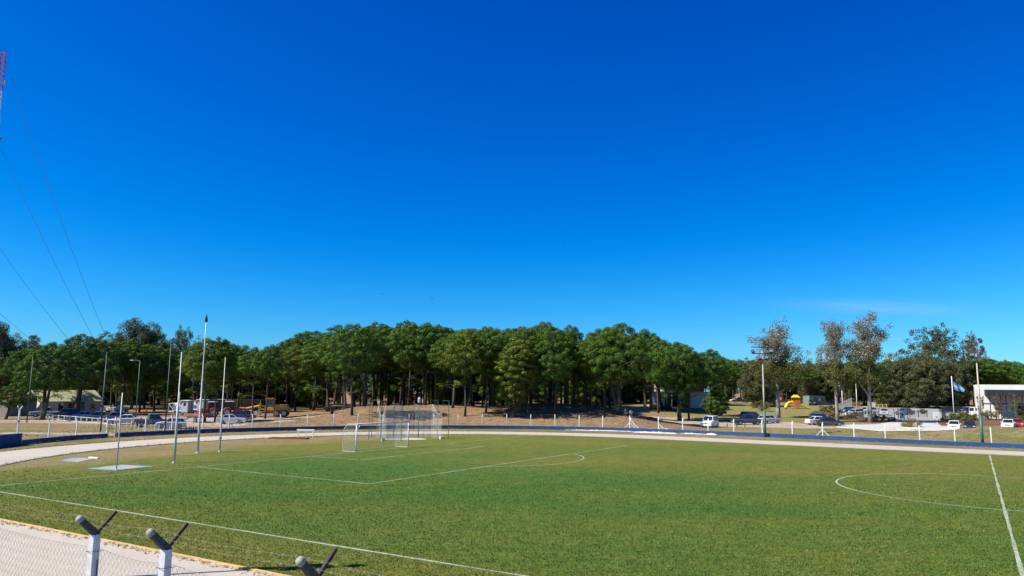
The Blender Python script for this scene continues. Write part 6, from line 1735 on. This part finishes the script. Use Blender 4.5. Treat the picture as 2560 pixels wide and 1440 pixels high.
def deadwood(u, v, seed, n, L, label, name='brush_pile', cat='branches', stump=False):
    rs = random.Random(seed); p = T(u, v); o = thing(name, label, cat, p, 0)
    if stump:
        b = MB(); b.tube([(0, 0, -.2), (.05, 0, .7), (-.1, 0, 1.5)], [.32, .26, .12], 8); b.build('stump', PINE_B, o)
    b = MB()
    for k in range(n):
        a = rs.random()*6.28; l = L*rs.uniform(.5, 1.1); c = Vector((rs.uniform(-1, 1)*L*.5, rs.uniform(-1, 1)*L*.3, 0)); d = Vector((math.cos(a), math.sin(a)*.6, rs.uniform(-.1, .35)))
        if stump: c = Vector((0, 0, rs.uniform(.5, 1.3)))
        q = [c, c+d*l*.5+Vector((rs.uniform(-.2, .2), 0, .18)), c+d*l]
        for w in q: w.z = max(w.z, terrain(p.x+w.x, p.y+w.y)-p.z+.05)
        b.tube(q, [.09, .06, .02], 5, False)
    b.build('branch', M('dead_branch_wood', (.17, .13, .10), .95, .3, 4), o)
deadwood(829, 1035, 3, 7, 2.6, 'dead stump with bare broken branches on the dune', 'dead_stump', 'stump', True)
deadwood(1430, 1044, 5, 18, 3.2, 'pile of fallen grey branches at the front foot of the dune')
deadwood(1468, 1046, 6, 10, 2.4, 'small scatter of fallen branches right of the big pile')
deadwood(1345, 1034, 8, 14, 3.0, 'fallen branches in the shade between two front pines')
b = MB(); s0 = T(1540, 1031); o = thing('timber_steps', 'broad timber steps in the shade behind the picnic group', 'steps', s0, R(-4))
for k in range(6):
    b = MB(); b.box((2.6, .5+k*.55, .07+k*.16), (6.2, .56, .15+.0*k)); b.build('step', M('grey_brown_plank', (.24, .18, .13), .9, .2, 3), o)

# ------------------------------------------------------------------ people at the picnic chairs
SKIN = M('skin', (.46, .29, .21), .6, .06, 8); HAIR = M('dark_hair', (.03, .022, .018), .8, .2, 30)
def skinned(name, V, E, rad, mat, parent, sub=1):
    me = bpy.data.meshes.new(name); me.from_pydata(V, E, []); me.update(); o = link(name, me, parent)
    sk = o.modifiers.new('skin', 'SKIN'); sk.use_smooth_shade = True; ss = o.modifiers.new('sub', 'SUBSURF'); ss.levels = ss.render_levels = sub
    d = me.skin_vertices[0].data if me.skin_vertices else None
    if d is None:
        return o
    for q, r in zip(d, rad): q.radius = (r, r); q.use_root = False
    d[0].use_root = True; me.materials.append(mat); return o
def person(p, rz, label, shirt, trouser, lean=.1):
    o = thing('person', label, 'person', p, rz)
    # seated, facing +x: pelvis, spine, neck, head, arms with hands on the thighs, legs to the ground
    J = dict(pel=(0, 0, .50), bel=(-.02, 0, .68), che=(.02+lean*.4, 0, .92), nek=(.05+lean*.7, 0, 1.10), hea=(.08+lean*.8, 0, 1.20), cro=(.09+lean*.8, 0, 1.32))
    V = []; E = []; Rr = []; ix = {}
    def add(n, c, r, par=None):
        ix[n] = len(V); V.append(c); Rr.append(r)
        if par: E.append((ix[par], ix[n]))
    add('pel', J['pel'], .15); add('bel', J['bel'], .14, 'pel'); add('che', J['che'], .15, 'bel'); add('nek', J['nek'], .055, 'che'); add('hea', J['hea'], .092, 'nek'); add('cro', J['cro'], .085, 'hea')
    for s in (-1, 1):
        t = 'l' if s > 0 else 'r'
        add('sh'+t, (.03+lean*.5, s*.19, 1.00), .062, 'che'); add('el'+t, (.12+lean*.3, s*.25, .74), .045, 'sh'+t); add('wr'+t, (.34, s*.15, .64), .030, 'el'+t); add('pa'+t, (.41, s*.13, .625), .035, 'wr'+t)
        for k, (dy, ln) in enumerate(((-.03, .065), (-.01, .08), (.01, .075), (.03, .06))):
            add('f%s%d' % (t, k), (.45, s*.13+dy, .625), .010, 'pa'+t); add('g%s%d' % (t, k), (.45+ln, s*.13+dy*1.1, .605), .008, 'f%s%d' % (t, k))
        add('th'+t, (.40, s*.13-s*.05, .615), .011, 'pa'+t); add('tu'+t, (.45, s*.13-s*.08, .612), .009, 'th'+t)
        add('hi'+t, (.04, s*.10, .49), .10, 'pel'); add('kn'+t, (.46, s*.13, .50), .068, 'hi'+t); add('an'+t, (.48, s*.13, .09), .045, 'kn'+t); add('to'+t, (.64, s*.14, .04), .04, 'an'+t)
    skinned('body', V, E, Rr, SKIN, o)
    e = .012
    top_ = ['bel', 'che', 'shl', 'ell', 'shr', 'elr']; 
    def sub(names, edges, mat, nm, rr):
        vi = {n: i for i, n in enumerate(names)}; skinned(nm, [V[ix[n]] for n in names], [(vi[a], vi[c]) for a, c in edges], [Rr[ix[n]]+rr for n in names], mat, o)
    sub(['pel', 'bel', 'che', 'shl', 'ell', 'shr', 'elr'], [('pel', 'bel'), ('bel', 'che'), ('che', 'shl'), ('shl', 'ell'), ('che', 'shr'), ('shr', 'elr')], shirt, 'shirt', e)
    sub(['pel', 'hil', 'knl', 'anl', 'hir', 'knr', 'anr'], [('pel', 'hil'), ('hil', 'knl'), ('knl', 'anl'), ('pel', 'hir'), ('hir', 'knr'), ('knr', 'anr')], trouser, 'trousers', e+.004)
    h = Vector(J['hea']); b = MB()
    for ring_, (dz, rr, dx) in enumerate(((.02, .104, -.035), (.07, .112, -.022), (.13, .10, -.01), (.175, .06, -.005), (.19, .005, 0))):
        b.v.extend([(h.x+dx+rr*math.cos(6.283*i/10), rr*math.sin(6.283*i/10), h.z+dz) for i in range(10)])
    b.f = [(10*k+i, 10*k+(i+1) % 10, 10*k+10+(i+1) % 10, 10*k+10+i) for k in range(4) for i in range(10)]; b.build('hair', HAIR, o, True)
    b = MB(); f = h+Vector((.088, 0, .045)); b.tube([f+Vector((0, 0, .03)), f+Vector((.028, 0, -.015))], [.010, .016], 6); b.build('nose', SKIN, o)
    for s in (-1, 1):
        b = MB(); b.box(tuple(f+Vector((-.002, s*.032, .03))), (.012, .022, .010)); b.build('eye', HAIR, o)
        b = MB(); b.tube([h+Vector((0, s*.092, .06)), h+Vector((-.005, s*.098, .01))], [.016, .012], 6); b.build('ear', SKIN, o)
    b = MB(); b.box(tuple(f+Vector((-.006, 0, -.045))), (.012, .045, .010)); b.build('mouth', M('lips', (.30, .12, .10), .6, .05, 9), o)
    return o
def camp_chair(p, rz, mat, label):
    o = thing('camping_chair', label, 'chair', p, rz)
    b = MB(); b.box((.06, 0, .40), (.44, .46, .03)); b.build('seat', mat, o)
    b = MB(); b.box((-.24, 0, .68), (.03, .46, .56), M=Matrix.Rotation(-.2, 3, 'Y')); b.build('backrest', mat, o)
    for x, y in ((.26, .24), (.26, -.24), (-.2, .24), (-.2, -.24)):
        b = MB(); b.tube([(x+.03, y, 0), (x-.06, y, .6 if x > 0 else .95)], .013, 5); b.build('leg', STEEL, o)
    for s in (-1, 1):
        b = MB(); b.box((.03, s*.25, .60), (.44, .05, .025)); b.build('armrest', DARK, o)
CH_G, CH_W, CH_D = M('green_canvas', (.03, .22, .13), .8, .1, 4), M('white_canvas', (.66, .66, .64), .8, .08, 4), M('navy_canvas', (.03, .05, .12), .8, .1, 4)
for (u, v, r, mat, who) in ((1563, 1042, -60, CH_D, ('person in dark clothes seated left of the others in the pine shade', M('navy_jersey', (.025, .035, .08), .8, .1, 4), M('dark_denim', (.02, .025, .04), .8, .1, 4))),
                            (1578, 1043, -110, CH_W, ('person in a white top and red trousers seated beside the green chair', M('white_jersey', (.68, .68, .68), .8, .05, 4), M('dull_red_cloth', (.30, .05, .06), .8, .1, 4))),
                            (1589, 1044, -75, CH_G, None), (1599, 1045, 200, CH_W, None)):
    p = T(u, v)
    camp_chair(p, R(r), mat, {'1563': 'navy camping chair under the person in dark clothes', '1578': 'white camping chair under the person in a white top', '1589': 'empty green camping chair in the middle of the picnic group', '1599': 'empty white camping chair at the right of the picnic group'}[str(u)])
    if who: person(p, R(r), who[0], who[1], who[2])

# tufts creeping over the kerb and along the edges of the track (too many to count)
def tufts():
    rs = np.random.RandomState(77); V = []
    def clump(x, y, h, n):
        a = rs.random(n)*6.28; r = rs.random(n)*.07; c = np.stack([x+r*np.cos(a), y+r*np.sin(a), np.zeros(n)], 1)
        le = rs.normal(size=(n, 2))*.5; tip = c+np.stack([le[:, 0]*h, le[:, 1]*h, h*(.6+.6*rs.random(n))], 1)
        w = np.stack([-np.sin(a), np.cos(a), np.zeros(n)], 1)*.010
        V.append(np.stack([c-w, c+w, tip+w*.2, tip-w*.2], 1).reshape(-1, 3))
    for k in range(800):
        Y = rs.uniform(2, 50); x, y = pit(CX+RIN+.09+abs(rs.normal())*.16, Y); clump(x, y, rs.uniform(.03, .08), 6)
    for k in range(1800):
        a = rs.uniform(.3, 2.9); s_ = 1 if rs.rand() < .5 else 0
        rr = (ROUT+.02+abs(rs.normal())*.2) if s_ else (RIN+.1+abs(rs.normal())*.12)
        x, y = pit(CX+rr*math.cos(a), CY-rr*math.sin(a)); clump(x, y, rs.uniform(.05, .16), 7)
    for k in range(900):
        p = WP[rs.randint(len(WP))]; q = WP[min(len(WP)-1, WP.index(p)+1)]; f = rs.rand(); c = p.lerp(q, f); t = (q-p).normalized() if (q-p).length > 0 else Vector((1, 0)); m = Vector((-t.y, t.x))*(-OUTS)*rs.uniform(.1, .5)
        clump(c.x+m.x, c.y+m.y, rs.uniform(.08, .25), 8)
    tag(link('grass_tufts', quads_mesh('grass_tufts', np.concatenate(V), foliage_material('tuft_blades', (.10, .12, .03), (.30, .28, .10), (.33, .27, .13), .2))), 'grass tufts along the kerbs and the foot of the wall', 'grass', kind='stuff')
tufts()

def litter():
    """fallen twigs and cones on the dune, dry tufts on the banks"""
    rs = np.random.RandomState(91); b = MB(); V = []
    for k in range(1500):
        x, y = rs.uniform(-36, 26), rs.uniform(112, 165); d = ringdist(x, y)-RWALL
        if d < 4: continue
        z = terrain(x, y); a = rs.rand()*6.28; L = rs.uniform(.25, 1.3)
        b.tube([(x, y, z+.03), (x+math.cos(a)*L*.5, y+math.sin(a)*L*.5, z+.05+rs.rand()*.12), (x+math.cos(a)*L, y+math.sin(a)*L, terrain(x+math.cos(a)*L, y+math.sin(a)*L)+.03)], [.025, .02, .008], 3, False)
    tag(b.build('fallen_twigs', M('dead_branch_wood', (.17, .13, .10), .95, .3, 4)), 'fallen twigs strewn over the needle covered dune', 'twigs', kind='stuff')
    for k in range(9000):
        x, y = rs.uniform(-60, 78), rs.uniform(72, 135); d = ringdist(x, y)-RWALL
        if d < .3 or d > 26 or rs.rand() < .25: continue
        z = terrain(x, y); n = 6; h = rs.uniform(.05, .20)
        a = rs.random(n)*6.28; r = rs.random(n)*.16; c = np.stack([x+r*np.cos(a), y+r*np.sin(a), np.full(n, z-.01)], 1); le = rs.normal(size=(n, 2))*.7
        tip = c+np.stack([le[:, 0]*h, le[:, 1]*h, h*(.5+.7*rs.random(n))], 1); w = np.stack([-np.sin(a), np.cos(a), np.zeros(n)], 1)*.022
        V.append(np.stack([c-w, c+w, tip+w*.2, tip-w*.2], 1).reshape(-1, 3))
    tag(link('dry_tufts', quads_mesh('dry_tufts', np.concatenate(V), foliage_material('dry_blades', (.12, .095, .04), (.40, .32, .16), (.30, .27, .10), .2))), 'dry grass tufts on the banks beyond the wall', 'grass', kind='stuff')
litter()
